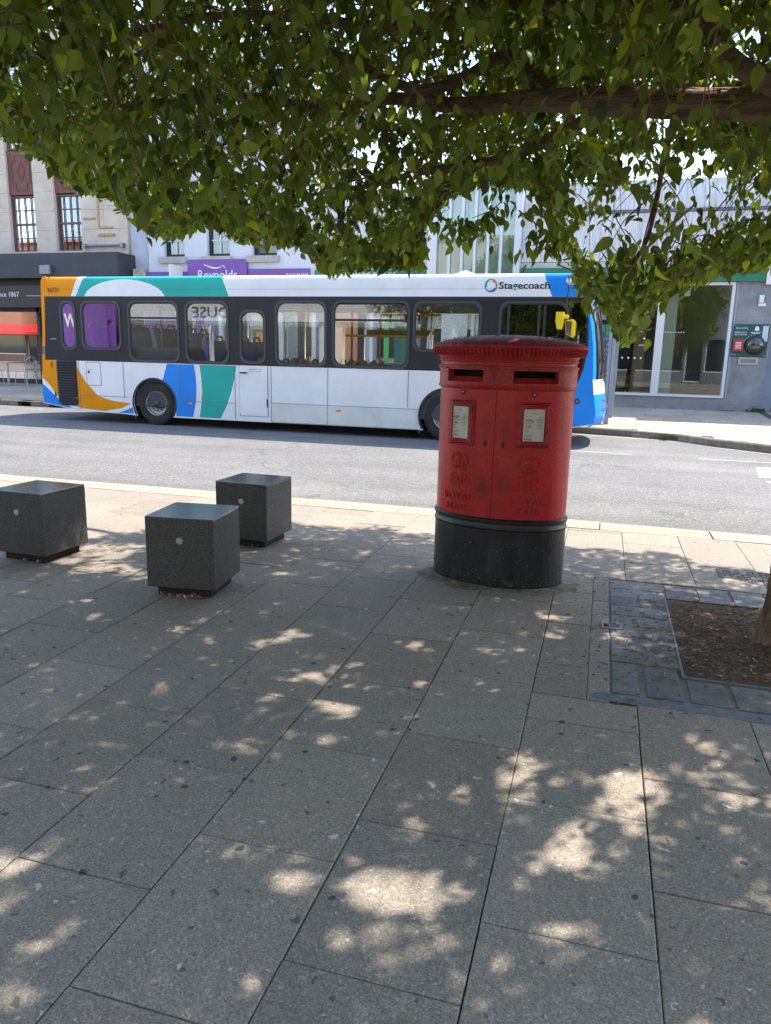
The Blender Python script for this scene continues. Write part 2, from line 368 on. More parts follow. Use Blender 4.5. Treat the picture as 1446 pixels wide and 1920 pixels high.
# grille strip at right
gs = MB()
for i in range(14):
    for j in range(5):
        if rnd.random() < .9: gs.box(.87+i*.04, .9+i*.04, 5.36+j*.045, 5.39+j*.045, .045, .056, tone=rnd.uniform(.6, 1.3))
t = tag(gs.build('tree_grille', mat('iron grille', (.16, .15, .14), .6, .3, var=.3, vs=30, attr=True)), 'strip of small dark metal studs set in the pavement beyond the tree pit', 'grille')

# road markings
rm = MB()
def strip(x0, y0, x1, y1, w_, z=.004):
    d = Vector((x1-x0, y1-y0, 0)).normalized(); n = Vector((-d.y, d.x, 0))*w_/2
    rm.quad((x0-n.x, y0-n.y, z), (x1-n.x, y1-n.y, z), (x1+n.x, y1+n.y, z), (x0+n.x, y0+n.y, z))
strip(-.9, 12.5, .53, 12.36, .03); strip(1.5, 12.31, 4.5, 12.3, .03)
rm.quad((2.2, 11.68, .004), (4.5, 11.7, .004), (4.5, 10.72, .004), (2.06, 10.67, .004))
rm.quad((2.08, 10.35, .004), (4.5, 10.4, .004), (4.5, 9.3, .004), (2.35, 9.5, .004))
kind(rm.build('road_markings', mPaint), label='worn white lines and blocks painted on the tarmac')
# drain ironwork in the shade of the bus left out of view; far pavement rises to the shop fronts
kl = [(-60, 15.38), (-12, 15.38), (-6, 15.38), (-.55, 15.36), (.57, 15.11), (1.33, 14.85), (1.95, 14.15), (2.77, 13.55), (4.2, 12.3), (7, 10.9), (12, 10.2), (40, 10)]
def zfar(y): return .13+.032*max(0, y-15.2) if y < 20.5 else .13+.032*5.3
fb = MB(); n = len(kl)
for (xa, ya_), (xb, yb) in zip(kl, kl[1:]):
    fb.quad((xa, ya_, .116), (xb, yb, .116), (xb, max(15.4, yb+.01), .118), (xa, max(15.4, ya_+.01), .118)); fb.quad((xa, max(15.4, ya_+.01), .118), (xb, max(15.4, yb+.01), .118), (xb, 20.3, .118+.151), (xa, 20.3, .118+.151))
kind(fb.build('far_pavement_bed', mJoint))
fp = MB()
def kern(x):
    for (xa, ya_), (xb, yb) in zip(kl, kl[1:]):
        if xa <= x <= xb: return ya_+(yb-ya_)*(x-xa)/(xb-xa)
    return 15.4
rows = [20.3-.62*i for i in range(17)]
for ri in range(16):
    y1, y0 = rows[ri], rows[ri+1]; off = rnd.uniform(0, .9); x = -26-off
    while x < 9:
        wd = rnd.choice((.62, .75, .9)); kl_, kr_ = kern(x)+.155, kern(x+wd)+.155; a, a2 = max(y0, kl_), max(y0, kr_)
        if y1-max(a, a2) > .03:
            tn = rnd.uniform(.86, 1.1)
            zf = lambda yy: .13+.03*(yy-15.2) if yy > 15.2 else .13
            fp.quad((x+.004, a+.004, zf(a)), (x+wd-.004, a2+.004, zf(a2)), (x+wd-.004, y1-.004, zf(y1)), (x+.004, y1-.004, zf(y1)), tone=(tn*1.02, tn, tn*.96))
        x += wd
kind(fp.build('far_pavement', mFar), label='pale beige paving in front of the shops')
for (xa, xb) in ((-60, -26), (9, 40)):
    kind(MB().quad((xa, 10 if xa > 0 else 15.5, .126), (xb, 10 if xa > 0 else 15.5, .126), (xb, 20.3, .284), (xa, 20.3, .284)).build('far_pavement_end', mFar))
fk = MB(); mort = MB()
for (xa, ya_), (xb, yb) in zip(kl, kl[1:]):
    L = math.hypot(xb-xa, yb-ya_); m_ = max(1, round(L/.92)); m_ = min(m_, 60)
    for i in range(m_):
        p = [(xa+(xb-xa)*q, ya_+(yb-ya_)*q) for q in (i/m_+.004, (i+1)/m_-.004)]
        d = Vector((p[1][0]-p[0][0], p[1][1]-p[0][1])).normalized(); nn = (-d.y*.15, d.x*.15); tn = rnd.uniform(.8, 1.2); j = rnd.uniform(-.006, .006)
        A, B = p; A2 = (A[0]+nn[0], A[1]+nn[1]); B2 = (B[0]+nn[0], B[1]+nn[1]); zt = .132+j; s_ = (nn[0]*.18, nn[1]*.18)
        V = [(*A, -.05), (*B, -.05), (*B2, -.05), (*A2, -.05), (*A, zt-.025), (*B, zt-.025), (B[0]+s_[0], B[1]+s_[1], zt), (A[0]+s_[0], A[1]+s_[1], zt), (*B2, zt), (*A2, zt)]
        fk.add(V, [(0, 1, 5, 4), (4, 5, 6, 7), (7, 6, 8, 9), (1, 2, 8, 6, 5), (0, 4, 7, 9, 3), (2, 3, 9, 8)], tn)
kind(fk.build('far_kerb', mKerb), label='dark worn kerbstones curving round the far side')
# dusty channel and weeds at the far kerb
ch = MB()
for (xa, ya_), (xb, yb) in zip(kl[3:9], kl[4:10]): ch.quad((xa, ya_-.16, .003), (xb, yb-.16, .003), (xb, yb+.01, .003), (xa, ya_+.01, .003))
kind(ch.build('gutter_dust', mat('dust', (.45, .40, .34), .9, var=.2, vs=30)), label='dusty channel at the foot of the far kerb')
wd = MB()
for c in ((1.28, 14.83, .02, 70, .09), (1.12, 14.88, .01, 40, .05), (3.62, 19.93, .27, 60, .12), (3.5, 19.95, .27, 30, .06), (2.9, 19.96, .26, 20, .04)):
    for i in range(c[3]):
        x, y = c[0]+rnd.gauss(0, .09), c[1]+rnd.gauss(0, .03); h = rnd.uniform(.3, 1)*c[4]; a = rnd.uniform(0, 6.28); dx, dy = math.cos(a)*h*.5, math.sin(a)*h*.5
        wd.quad((x, y, c[2]), (x+.012, y, c[2]), (x+dx+.02, y+dy, c[2]+h*.7), (x+dx, y+dy, c[2]+h), (x+dx-.02, y+dy+.01, c[2]+h*.6), tone=rnd.choice([(1, 1, 1), (1.5, 1.2, .8), (.7, .8, .6)]))
kind(wd.build('weeds', mat('weed', (.06, .10, .02), .7, attr=True), fix=False), 'stuff', 'small green weeds in the kerb and wall joints', 'weeds')

# ------------------------------------------------------------------ granite cube seats
mGr = speckle('dark basalt', (.085, .083, .08), (.02, .02, .02), (.20, .20, .19), 300., .6, .5, attr=False)
mGp = mat('polished basalt', (.075, .095, .10), .16, var=.35, vs=60, spec=.6, grime=.25, gs=8, gc=(.12, .12, .12))
mPl = mat('plinth', (.02, .018, .016), .95, var=.4, vs=30)
mSteel = mat('stud steel', (.5, .5, .48), .35, .8, var=.1, vs=80)
def cube(x, y, rz, label, first=None, disc=.0, s=.427):
    root = thing('cube_seat', label, 'stone seat', (x, y, P0), rz, 'granite cube seats', local=True)
    if first:
        for c in first.children:
            d = c.copy(); col.objects.link(d); d.parent = root
        return root
    h = s/2
    MB().box(-h, h, -h, h, .06, .06+s-.012).build('block', mGr, root, bevel=.006)
    MB().box(-h, h, -h, h, .06+s-.0118, .06+s+.006).build('seat_slab', mGp, root, bevel=.005)
    MB().box(-h+.045, h-.045, -h+.045, h-.045, -.012, .0595).build('plinth', mPl, root)
    MB().lathe([(.0, -.0015), (.019, -.0015), (.021, .0), (.021, .006)], (0, -h-.001, .352)).build('stud', mSteel, root)
    return root
c0 = cube(-2.356, 3.944, .12, 'black granite cube seat standing nearest, alone in front of the other two')
cube(-2.532, 5.139, -.037, 'black granite cube seat farthest back, close to the pale kerb', c0)
cube(-3.749, 4.235, -.036, 'black granite cube seat cut off by the left edge with leaf shadows on its side', c0)
db = MB()
for (cx, cy, n_) in ((-2.33, 3.72, 60), (-2.5, 4.93, 14), (-3.7, 4.03, 12)):
    for i in range(n_):
        x, y = cx+rnd.gauss(0, .09), cy+abs(rnd.gauss(0, .012))+.025*rnd.random(); r_ = rnd.uniform(.004, .016); a = rnd.uniform(0, 6)
        p = [(x+r_*math.cos(a+k*1.6), y+r_*.7*math.sin(a+k*1.6), .056+rnd.uniform(0, .02)) for k in range(4)]
        db.quad(*p, tone=rnd.choice([(1, .6, .4), (.5, .4, .3), (1.6, 1.4, 1.3)]))
kind(db.build('dead_leaves', mat('dead leaf', (.3, .22, .17), .9, attr=True), fix=False), 'stuff', 'dead leaves and fluff caught under the stone seats', 'leaf litter')

# ------------------------------------------------------------------ pillar box
BX, BY, BR = -.6, 4.84, R(-5.8)
pb = thing('pillar_box', 'oval red cast-iron double-slot post box on a black base standing on the pavement', 'post box', (BX, BY, P0), BR, local=True)
def redm(name, c=(.50, .006, .012), fade=.35, rough=.34, grimev=.5, scuff=False):
    m = bpy.data.materials.new(name); N, L, b = nodes(m)
    tc = N.new('ShaderNodeTexCoord'); P = tc.outputs['Object']
    def noise(s, d=6, r=.7, st=None):
        n = N.new('ShaderNodeTexNoise'); n.inputs['Scale'].default_value = s; n.inputs['Detail'].default_value = d; n.inputs['Roughness'].default_value = r
        if st:
            mp = N.new('ShaderNodeMapping'); mp.inputs['Scale'].default_value = st; L.new(P, mp.inputs[0]); L.new(mp.outputs[0], n.inputs[0])
        else: L.new(P, n.inputs[0])
        return n.outputs[0]
    def mix(a, f, lo, hi, mx, c2):
        r = N.new('ShaderNodeMapRange'); r.inputs[1].default_value = lo; r.inputs[2].default_value = hi; r.inputs[4].default_value = mx; L.new(f, r.inputs[0])
        x = N.new('ShaderNodeMix'); x.data_type = 'RGBA'; L.new(r.outputs[0], x.inputs[0])
        (setattr(x.inputs[6], 'default_value', (*a, 1)) if isinstance(a, tuple) else L.new(a, x.inputs[6])); x.inputs[7].default_value = (*c2, 1)
        return x.outputs[2], r.outputs[0]
    cur, _ = mix(c, noise(4.), .40, .66, fade, (.52, .06, .055))
    cur, f1 = mix(cur, noise(7., 8, .75, (1, 1, .45)), .50, .66, grimev, (.17, .03, .025))
    cur, _ = mix(cur, noise(38., 4, .8), .56, .66, grimev*.9, (.06, .03, .025))
    cur, _ = mix(cur, noise(95., 2, .8), .63, .68, grimev*.75, (.62, .30, .26))
    if scuff:
        for (sx_, sz, rx, rz, k_) in ((-.06, .705, .085, .11, .85), (.075, .725, .075, .09, .8), (.075, 1.07, .04, .11, .6), (-.045, 1.11, .05, .06, .55), (-.06, 1.02, .018, .018, .9), (.11, .90, .015, .015, .8)):
            mp = N.new('ShaderNodeMapping'); mp.inputs['Location'].default_value = (-sx_/rx, 0, -(sz-P0)/rz); mp.inputs['Scale'].default_value = (1/rx, 0, 1/rz); L.new(P, mp.inputs[0])
            ln_ = N.new('ShaderNodeVectorMath'); ln_.operation = 'LENGTH'; L.new(mp.outputs[0], ln_.inputs[0])
            s1 = N.new('ShaderNodeMath'); s1.operation = 'SUBTRACT'; s1.inputs[0].default_value = 1.2; L.new(ln_.outputs['Value'], s1.inputs[1])
            s2 = N.new('ShaderNodeMath'); s2.operation = 'MULTIPLY'; s2.use_clamp = True; L.new(s1.outputs[0], s2.inputs[0]); L.new(noise(22., 10, .9), s2.inputs[1])
            cur, _ = mix(cur, s2.outputs[0], .12, .60, k_*.85, (.055, .028, .024))
    L.new(cur, b.inputs['Base Color']); b.inputs['Specular IOR Level'].default_value = .35
    r = N.new('ShaderNodeMapRange'); r.inputs[3].default_value = rough; r.inputs[4].default_value = .75; L.new(f1, r.inputs[0]); L.new(r.outputs[0], b.inputs['Roughness'])
    bp = N.new('ShaderNodeBump'); bp.inputs['Strength'].default_value = .25; bp.inputs['Distance'].default_value = .004
    L.new(noise(30., 5), bp.inputs['Height']); L.new(bp.outputs[0], b.inputs['Normal']); return m
mRed = redm('post box red', scuff=True); mRedW = redm('worn post box red', (.40, .012, .018), .55, .45, .8)
mRedT = redm('dirty cap red', (.30, .022, .024), .35, .6, .85)
mBlk = mat('post box black', (.010, .012, .014), .38, var=.4, vs=6, bump=.25, bs=40, grime=.55, gs=5, gc=(.06, .058, .052), stretch=(2.2, 2.2, .7))
mVoid = mat('slot dark', (.002, .002, .002), .9)
EA, EB = .43, .272
def ept(th_, off, z, a=EA, b=EB):
    """point on the oval body: th_ angle from the front, off outwards"""
    x, y = a*math.sin(th_), -b*math.cos(th_); n = Vector((x/a/a, y/b/b)).normalized(); return (x+n.x*off, y+n.y*off, z-P0)
_ta = np.linspace(-math.pi, math.pi, 1441); _xs, _ys = EA*np.sin(_ta), -EB*np.cos(_ta)
_s = np.concatenate([[0], np.cumsum(np.hypot(np.diff(_xs), np.diff(_ys)))]); _s -= np.interp(0, _ta, _s)
def s2t(s): return float(np.interp(s, _s, _ta))
def t2s(t): return float(np.interp(R(t), _ta, _s))
def EF(off=0.): return lambda u, v, w: ept(s2t(u), off+w, v)
def ering(prof, n=96, t0=-math.pi, t1=math.pi, flute=None):
    full = t1-t0 > 6.28; m = n if full else n+1; mb = MB(); V = []; Fc = []
    for off, z in prof:
        for k in range(m):
            t_ = t0+(t1-t0)*k/n; V.append(ept(t_, off if not isinstance(off, tuple) else off[k % 2], z))
    for i in range(len(prof)-1):
        for k in range(n): Fc.append((i*m+k, i*m+(k+1) % m, (i+1)*m+(k+1) % m, (i+1)*m+k))
    return mb.add(V, Fc)
# black base with its two raised rims
ering([(.004, .03), (.010, .045), (.006, .09), (.006, .43), (.010, .435), (.012, .442), (.010, .449), (.006, .455), (.006, .475), (.013, .482), (.014, .498), (.008, .507), (-.01, .509)]).build('base', mBlk, pb, smooth=2)
ering([(0, .50), (0, 1.307)]).build('body', mRed, pb, smooth=2)
# belt round the slots, built in pieces between the apertures
belt = ering([(0, 1.305), (.011, 1.312), (.016, 1.32), (.012, 1.328), (.010, 1.342)])
Z0, Z1 = 1.349, 1.424
for a, b in ((-180, -50), (-11.2, 13.6), (54, 180)):
    e = ering([(.010, 1.342), (.010, 1.432)], 40, R(a), R(b)); belt.add(e.v, e.f)
for a, b in ((-50, -11.2), (13.6, 54)):
    for q in ([(.010, 1.342), (.010, Z0)], [(.010, Z1), (.010, 1.432)]):
        e = ering(q, 14, R(a), R(b)); belt.add(e.v, e.f)
    # slot reveals: sloping lip below, sides and head
    e = ering([(.010, Z0), (-.035, Z0+.034)], 14, R(a), R(b)); belt.add(e.v, e.f)
    e = ering([(-.035, Z1), (.010, Z1)], 14, R(a), R(b)); belt.add(e.v, e.f)
    for t_ in (a, b): belt.quad(ept(R(t_), .01, Z0), ept(R(t_), -.035, Z0), ept(R(t_), -.035, Z1), ept(R(t_), .01, Z1))
belt.build('slot_belt', mRedW, pb, smooth=2)
for a, b in ((-50, -11.2), (13.6, 54)):
    e = ering([(-.035, Z0), (-.10, Z0+.002), (-.10, Z1), (-.035, Z1)], 14, R(a), R(b))
    e.build('posting_slot', mVoid, pb)
ering([(.010, 1.432), (.016, 1.436), (.016, 1.446), (.010, 1.450)]).build('upper_bead', mRedW, pb, smooth=2)
for a, b in ((-11, -.6), (2.2, 13.4), (54.6, 70), (-70, -51)):
    e = ering([(.010, 1.425), (.021, 1.427), (.022, 1.438), (.010, 1.441)], 12, R(a), R(b)); e.build('label_rail', mRedW, pb, smooth=2)
ering([(.004, 1.445), (.004, 1.470), (.012, 1.476), (.014, 1.484), (.006, 1.488), (.010, 1.498), (.028, 1.512), (.040, 1.516)]).build('cornice', mRedW, pb, smooth=2)
n = 208
ering([((.036, .030), 1.508), ((.050, .030), 1.514), ((.060, .042), 1.532), ((.064, .050), 1.550), ((.060, .058), 1.560)], n).build('fluted_rim', mRedW, pb)
# domed cap
cp = MB(); V = []; Fc = []; nn = 96; prof = [(1.14, .0, 1.5585), (1.155, .0, 1.566), (1.15, .0, 1.574), (1.08, .0, 1.586), (.95, .0, 1.602), (.8, 0, 1.615), (.6, 0, 1.627), (.4, 0, 1.634), (.2, 0, 1.638)]
for f_, _, z in prof:
    for k in range(nn):
        t_ = 2*math.pi*k/nn; sx_ = EA+.063*1; V.append(((EA*1.0+.063)*f_/1.15*math.sin(t_), -(EB+.063)*f_/1.15*math.cos(t_), z-P0+rnd.uniform(-.0012, .0012)))
V.append((0, 0, 1.639-P0))
for i in range(len(prof)-1):
    for k in range(nn): Fc.append((i*nn+k, i*nn+(k+1) % nn, (i+1)*nn+(k+1) % nn, (i+1)*nn+k))
for k in range(nn): Fc.append(((len(prof)-1)*nn+k, (len(prof)-1)*nn+(k+1) % nn, len(V)-1))
cp.add(V, Fc); cap = cp.build('cap', mRedT, pb, smooth=True)
fl = MB()
for i in range(240):
    t_ = rnd.uniform(0, 6.28); q = math.sqrt(rnd.random())*.98; x, y = (EA+.05)*q*math.sin(t_), -(EB+.05)*q*math.cos(t_)
    z = np.interp(q, [0, .2, .4, .6, .8, .95, 1], [1.640, 1.638, 1.633, 1.626, 1.611, 1.594, 1.578])-P0+.002; r_ = rnd.uniform(.003, .011); a = rnd.uniform(0, 6)
    p = [(x+r_*(1 if k % 2 else .5)*math.cos(a+k*1.25), y+r_*(1 if k % 2 else .5)*math.sin(a+k*1.25), z+rnd.uniform(-.001, .003)) for k in range(5)]
    fl.prism(p, (0, 0, .0015), tone=rnd.choice([(.4, .25, .2), (.25, .2, .2), (.5, .4, .3), (1.3, 1.2, 1.1), (.9, .4, .4)]))
o = kind(fl.build('cap_debris', mat('bird dirt', (.25, .22, .2), .9, attr=True), cap), 'stuff'); o['label'] = 'leaf scraps and droppings'
# door seam, plates
plate('door_seam', [rect(.003, .0055, .50, 1.304)], .0008, EF(-.0002), mVoid, pb)
for sa, sb in ((-180, 0), (0, 180)): pass
def frame_rings(name, u0, u1, v0, v1, w1, t_, par, m_):
    def sub(lo, hi, k): return [lo+(hi-lo)*i/k for i in range(k)]
    def loop(a, b, c, d): return [(x, c) for x in sub(a, b, 8)]+[(b, z) for z in sub(c, d, 2)]+[(x, d) for x in sub(b, a, 8)]+[(a, z) for z in sub(d, c, 2)]
    return plate(name, [loop(u0, u1, v0, v1), loop(u0+w1, u1-w1, v0+w1, v1-w1)], t_, EF(0), m_, par)
mPaper = mat('notice card', (.62, .61, .58), .6, var=.05, vs=20)
mInk = mat('ink', (.06, .06, .06), .7); mInkR = mat('red ink', (.5, .05, .07), .7); mInkG = mat('grey ink', (.28, .28, .28), .7)
for k, (a, b, c, d, na, nb) in enumerate(((-47.2, -17.3, .958, 1.236, -41.6, -23.2), (17.3, 49.6, .964, 1.238, 23.9, 42.6))):
    u0, u1, p0, p1 = t2s(a), t2s(b), t2s(na), t2s(nb)
    fo = frame_rings('notice_frame', u0, u1, c, d, .012, .009, pb, mRedW)
    frame_rings('inner_moulding', u0+.013, u1-.013, c+.013, d-.013, .026, .014, fo, mRedW)
    us = [p0+(p1-p0)*i/6 for i in range(7)]
    lp = [(u, .996) for u in us]+[(u, 1.199) for u in us[::-1]]
    no = plate('collection_notice', [lp], .002, EF(.003), mPaper, pb)
    no['label'] = 'faded collection times card' if k == 0 else 'clean collection times card'
    Wn = p1-p0; X = lambda q: p0+Wn*q; f2 = EF(.0055)
    text('lettering', '9.00', X(.08), 1.122, .018, f2, mInk, no, Wn*.33, .0005); text('lettering', 'am', X(.43), 1.122, .006, f2, mInk, no, Wn*.12, .0005)
    text('lettering', 'Monday to Friday', X(.08), 1.112, .0045, f2, mInk, no, Wn*.4, .0005)
    text('lettering', '7.00', X(.08), 1.087, .014, f2, mInk, no, Wn*.26, .0005); text('lettering', 'am', X(.36), 1.087, .005, f2, mInk, no, Wn*.1, .0005)
    text('lettering', 'Saturday', X(.08), 1.076, .0045, f2, mInk, no, Wn*.2, .0005)
    text('lettering', 'ROYAL', X(.5), 1.171, .007, f2, mInkR, no, Wn*.22, .0005, 'CENTER')
    rl = MB()
    def bar(q0, q1, z, h): rl.add([f2(X(q0), z, 0), f2(X(q1), z, 0), f2(X(q1), z+h, 0), f2(X(q0), z+h, 0)], [(0, 1, 2, 3)])
    bar(.04, .96, 1.149, .001); bar(.04, .96, 1.057, .001); bar(.6, .606, 1.075, .07)
    for i in range(5): bar(.66, .93-.05*(i % 2), 1.137-i*.005, .0022)
    for i in range(6): bar(.66, .93-.06*(i % 3), 1.103-i*.005, .0022)
    for i in range(3): bar(.08, .5-.05*i, 1.042-i*.006, .0022)
    bar(.08, .27, 1.062, .003); bar(.08, .38, 1.154, .003); bar(.08, .42, 1.012, .008); bar(.08, .4, 1.004, .002)
    rl.build('ruled_text', mInkG, no)
for a, z in ((-30.3, 1.287), (31.7, 1.286)):
    u = t2s(a)
    def disc(r0, w0, r1, w1, n=20):
        mb = MB(); V = [ept(s2t(u+r0*math.cos(2*math.pi*k/n)), w0, z+r0*math.sin(2*math.pi*k/n)) for k in range(n)]+[ept(s2t(u+r1*math.cos(2*math.pi*k/n)), w1, z+r1*math.sin(2*math.pi*k/n)) for k in range(n)]
        return mb.add(V, [(k, (k+1) % n, n+(k+1) % n, n+k) for k in range(n)]+[tuple(range(n, 2*n))])
    b_ = disc(.0185, 0, .0165, .004).build('lock_boss', mRedW, pb); disc(.012, .0042, .010, .005).build('lock_core', mVoid, b_)
    z2 = z; u2 = u; disc(.0065, .005, .005, .0065).build('lock_pin', mat('lock steel', (.4, .38, .35), .4, .7), b_)
for a, z in ((-7, .976), (8.1, .974)):
    u = t2s(a); n = 16
    lp = [(u+.005*math.cos(R(k)), z+.006+.005*math.sin(R(k))) for k in range(-60, 241, 30)]+[(u-.003, z-.012), (u+.003, z-.012)]
    esc = plate('keyhole_plate', [[(u+.012*math.cos(2*math.pi*k/16), z+.017*math.sin(2*math.pi*k/16)) for k in range(16)]], .0015, EF(.0), mat('tarnished', (.10, .04, .03), .6), pb)
    plate('keyhole', [lp], .001, EF(.0015), mVoid, esc)
# raised cipher: crown, EIIR, ROYAL MAIL
def rib(mb, pts, w_, h=.0048, base=-.001):
    pts = [Vector(p) for p in pts]; L_s = []; R_s = []
    for i, p in enumerate(pts):
        d = (pts[min(i+1, len(pts)-1)]-pts[max(i-1, 0)]).normalized(); nrm = Vector((-d.y, d.x))*w_/2; L_s.append(p+nrm); R_s.append(p-nrm)
    V = []
    for l, r in zip(L_s, R_s):
        m1, m2 = l.lerp(r, .25), l.lerp(r, .75)
        V += [ept(s2t(l.x), base, l.y), ept(s2t(m1.x), h, m1.y), ept(s2t(m2.x), h, m2.y), ept(s2t(r.x), base, r.y)]
    Fc = []
    for i in range(len(pts)-1):
        for k in range(3): Fc.append((4*i+k, 4*i+k+1, 4*i+k+5, 4*i+k+4))
    Fc += [(0, 1, 2, 3), tuple(4*(len(pts)-1)+k for k in range(4))]
    mb.add(V, Fc)
def arc(cx, cy, rx, ry, a0, a1, n=14): return [(cx+rx*math.cos(R(a0+(a1-a0)*k/n)), cy+ry*math.sin(R(a0+(a1-a0)*k/n))) for k in range(n+1)]
T, t1 = .17, .07
GL = {  # serif capitals as (points, thickness) in a unit em
 'E': [([(.2, 0), (.2, 1)], T), ([(.05, .03), (.8, .03)], t1), ([(.05, .97), (.78, .97)], t1), ([(.2, .52), (.6, .52)], t1), ([(.8, 0), (.84, .22)], t1), ([(.78, 1), (.8, .8)], t1), ([(.6, .42), (.6, .62)], t1)],
 'R': [([(.2, 0), (.2, 1)], T), ([(.05, .03), (.36, .03)], t1), ([(.05, .97), (.5, .97)], t1), (arc(.46, .74, .28, .24, 80, -90), .12), ([(.2, .5), (.46, .5)], t1), ([(.45, .5), (.85, .02)], T), ([(.72, .03), (.98, .03)], t1)],
 'O': [(arc(.5, .5, .42, .48, 0, 360, 28), .13)],
 'Y': [([(.12, 1), (.5, .45)], T), ([(.88, 1), (.5, .45)], .1), ([(.5, .48), (.5, 0)], T), ([(0, .97), (.3, .97)], t1), ([(.72, .97), (1, .97)], t1), ([(.34, .03), (.66, .03)], t1)],
 'A': [([(.12, 0), (.5, 1)], .08), ([(.5, 1), (.86, 0)], T), ([(.27, .36), (.7, .36)], t1), ([(0, .03), (.26, .03)], t1), ([(.7, .03), (1, .03)], t1)],
 'L': [([(.22, 0), (.22, 1)], T), ([(.06, .97), (.4, .97)], t1), ([(.06, .03), (.82, .03)], t1), ([(.82, 0), (.86, .28)], t1)],
 'M': [([(.12, 0), (.16, 1)], .08), ([(.16, 1), (.5, .1)], T), ([(.5, .1), (.84, 1)], .08), ([(.84, 1), (.88, 0)], T), ([(0, .03), (.24, .03)], t1), ([(.74, .03), (1, .03)], t1)],
 'I': [([(.5, 0), (.5, 1)], T*1.6), ([(.1, .03), (.9, .03)], t1*1.2), ([(.1, .97), (.9, .97)], t1*1.2)]}
def word(mb, s, u0, u1, z, h, sp=.12):
    wd_ = {'I': .42, 'M': 1.15, 'O': 1.05}; tot = sum(wd_.get(c, .9) for c in s)+sp*(len(s)-1); k = (u1-u0)/tot; x = u0
    for c in s:
        cw = wd_.get(c, .9)*k
        for pts, th_ in GL[c]: rib(mb, [(x+p[0]*cw, z+p[1]*h) for p in pts], th_*min(cw, h)*1.05)
        x += cw+sp*k
def crown(mb, uc, z0, w_, h_):
    q = lambda pts: [(uc+p[0]*w_/2, z0+p[1]*h_) for p in pts]
    rib(mb, q(arc(0, .36, .72, .22, 200, 340)), .010); rib(mb, q(arc(0, .24, .74, .2, 205, 335)), .010)
    rib(mb, q(arc(-.42, .55, .42, .3, 215, 20, 20)), .009); rib(mb, q(arc(.42, .55, .42, .3, -35, 160, 20)), .009)
    rib(mb, q([(0, .2), (0, .66)]), .008); rib(mb, q([(-.05, .88), (-.05, 1.0)]), .006); rib(mb, q([(-.12, .93), (.06, .93)]), .006); rib(mb, q(arc(-.03, .76, .1, .08, 0, 360, 10)), .007)
    for sx_ in (-1, 1):
        rib(mb, q([(sx_*.36, .28), (sx_*.36, .52)]), .009); rib(mb, q([(sx_*.22, .42), (sx_*.5, .38)]), .008)
        rib(mb, q(arc(sx_*.2, .5, .18, .1, 0, 300, 8)), .006)
        for k in range(9):
            a = 20+k*21; px, py = sx_*.44+.53*math.cos(R(a)), .56+.39*math.sin(R(a)); rib(mb, q(arc(px, py, .028, .02, 0, 360, 6)), .005, .0035)
    for k in range(8): rib(mb, q([(-.55+k*.157, .2), (-.50+k*.157, .24)]), .007)
mRel = mRed
for k, (cl, cr, zc, er, ry_, ml) in enumerate((((-42., -20.5), (-42.2, -20.8), .79, (.697, .777), ((-50, -14.6), .602, .046), ((-46.5, -17.7), .537, .038)), ((21.6, 43.), (20.4, 43.6), .792, (.698, .78), ((14.6, 49.8), .605, .046), ((19.5, 45), .545, .044)))):
    m_ = MB(); crown(m_, (t2s(cl[0])+t2s(cl[1]))/2, zc, t2s(cl[1])-t2s(cl[0]), .118); m_.build('crown_relief', mRel, pb)
    m_ = MB(); a, b = t2s(er[0]) if isinstance(er[0], int) else t2s(cr[0]), t2s(cr[1]); Wd = b-a; h = er[1]-er[0]
    word(m_, 'E', a, a+Wd*.42, er[0], h); word(m_, 'R', a+Wd*.56, b, er[0], h)
    word(m_, 'II', a+Wd*.37, a+Wd*.60, er[0]+h*.3, h*.42, .05)
    m_.build('cipher_relief', mRel, pb)
    m_ = MB(); (p, q), z, h = ry_; word(m_, 'ROYAL', t2s(p), t2s(q), z, h); (p, q), z, h = ml; word(m_, 'MAIL', t2s(p), t2s(q), z, h)
    m_.build('lettering', mRel, pb)
mb = MB()
for k in range(3): pass
sp_ = MB()
for i in range(420):
    t_ = rnd.uniform(-1.9, 1.9); z = .06+abs(rnd.gauss(0, .05)) if rnd.random() < .75 else rnd.uniform(.06, .42); q = rnd.uniform(.0008, .003); e = ept(t_, .0075, z); e2 = ept(t_+q/EA*1.5, .0075, z)
    sp_.quad(e, e2, (e2[0], e2[1], e2[2]+q*1.4), (e[0], e[1], e[2]+q), tone=rnd.uniform(.5, 1.2))
o = kind(sp_.build('base_speckles', mat('mortar flecks', (.5, .48, .44), .9, attr=True), pb, fix=False), 'stuff')
# soil skirt round the base
sk = MB(); n = 60; V = []
for j, (o_, z) in enumerate(((.0, .066), (.015, .060), (.05, .0545), (.085, .0510))):
    for k in range(n):
        t_ = 2*math.pi*k/n; e = ept(t_-math.pi, o_*(1+.4*math.sin(t_*3+1)+.3*math.sin(t_*7)+.2*math.sin(t_*17)+rnd.uniform(-.2, .2)), z+rnd.uniform(-.0015, .0015)*(j < 3)+P0)
        c, s = math.cos(BR), math.sin(BR); V.append((BX+e[0]*c-e[1]*s, BY+e[0]*s+e[1]*c, e[2]))
sk.add(V, [(j*n+k, j*n+(k+1) % n, (j+1)*n+(k+1) % n, (j+1)*n+k) for j in range(3) for k in range(n)])
kind(sk.build('mortar_skirt', mat('mortar', (.20, .165, .12), .95, var=.5, vs=25, bump=.6, bs=80, grime=.5, gs=15), smooth=True), label='crumbling mortar ring around the post box base')

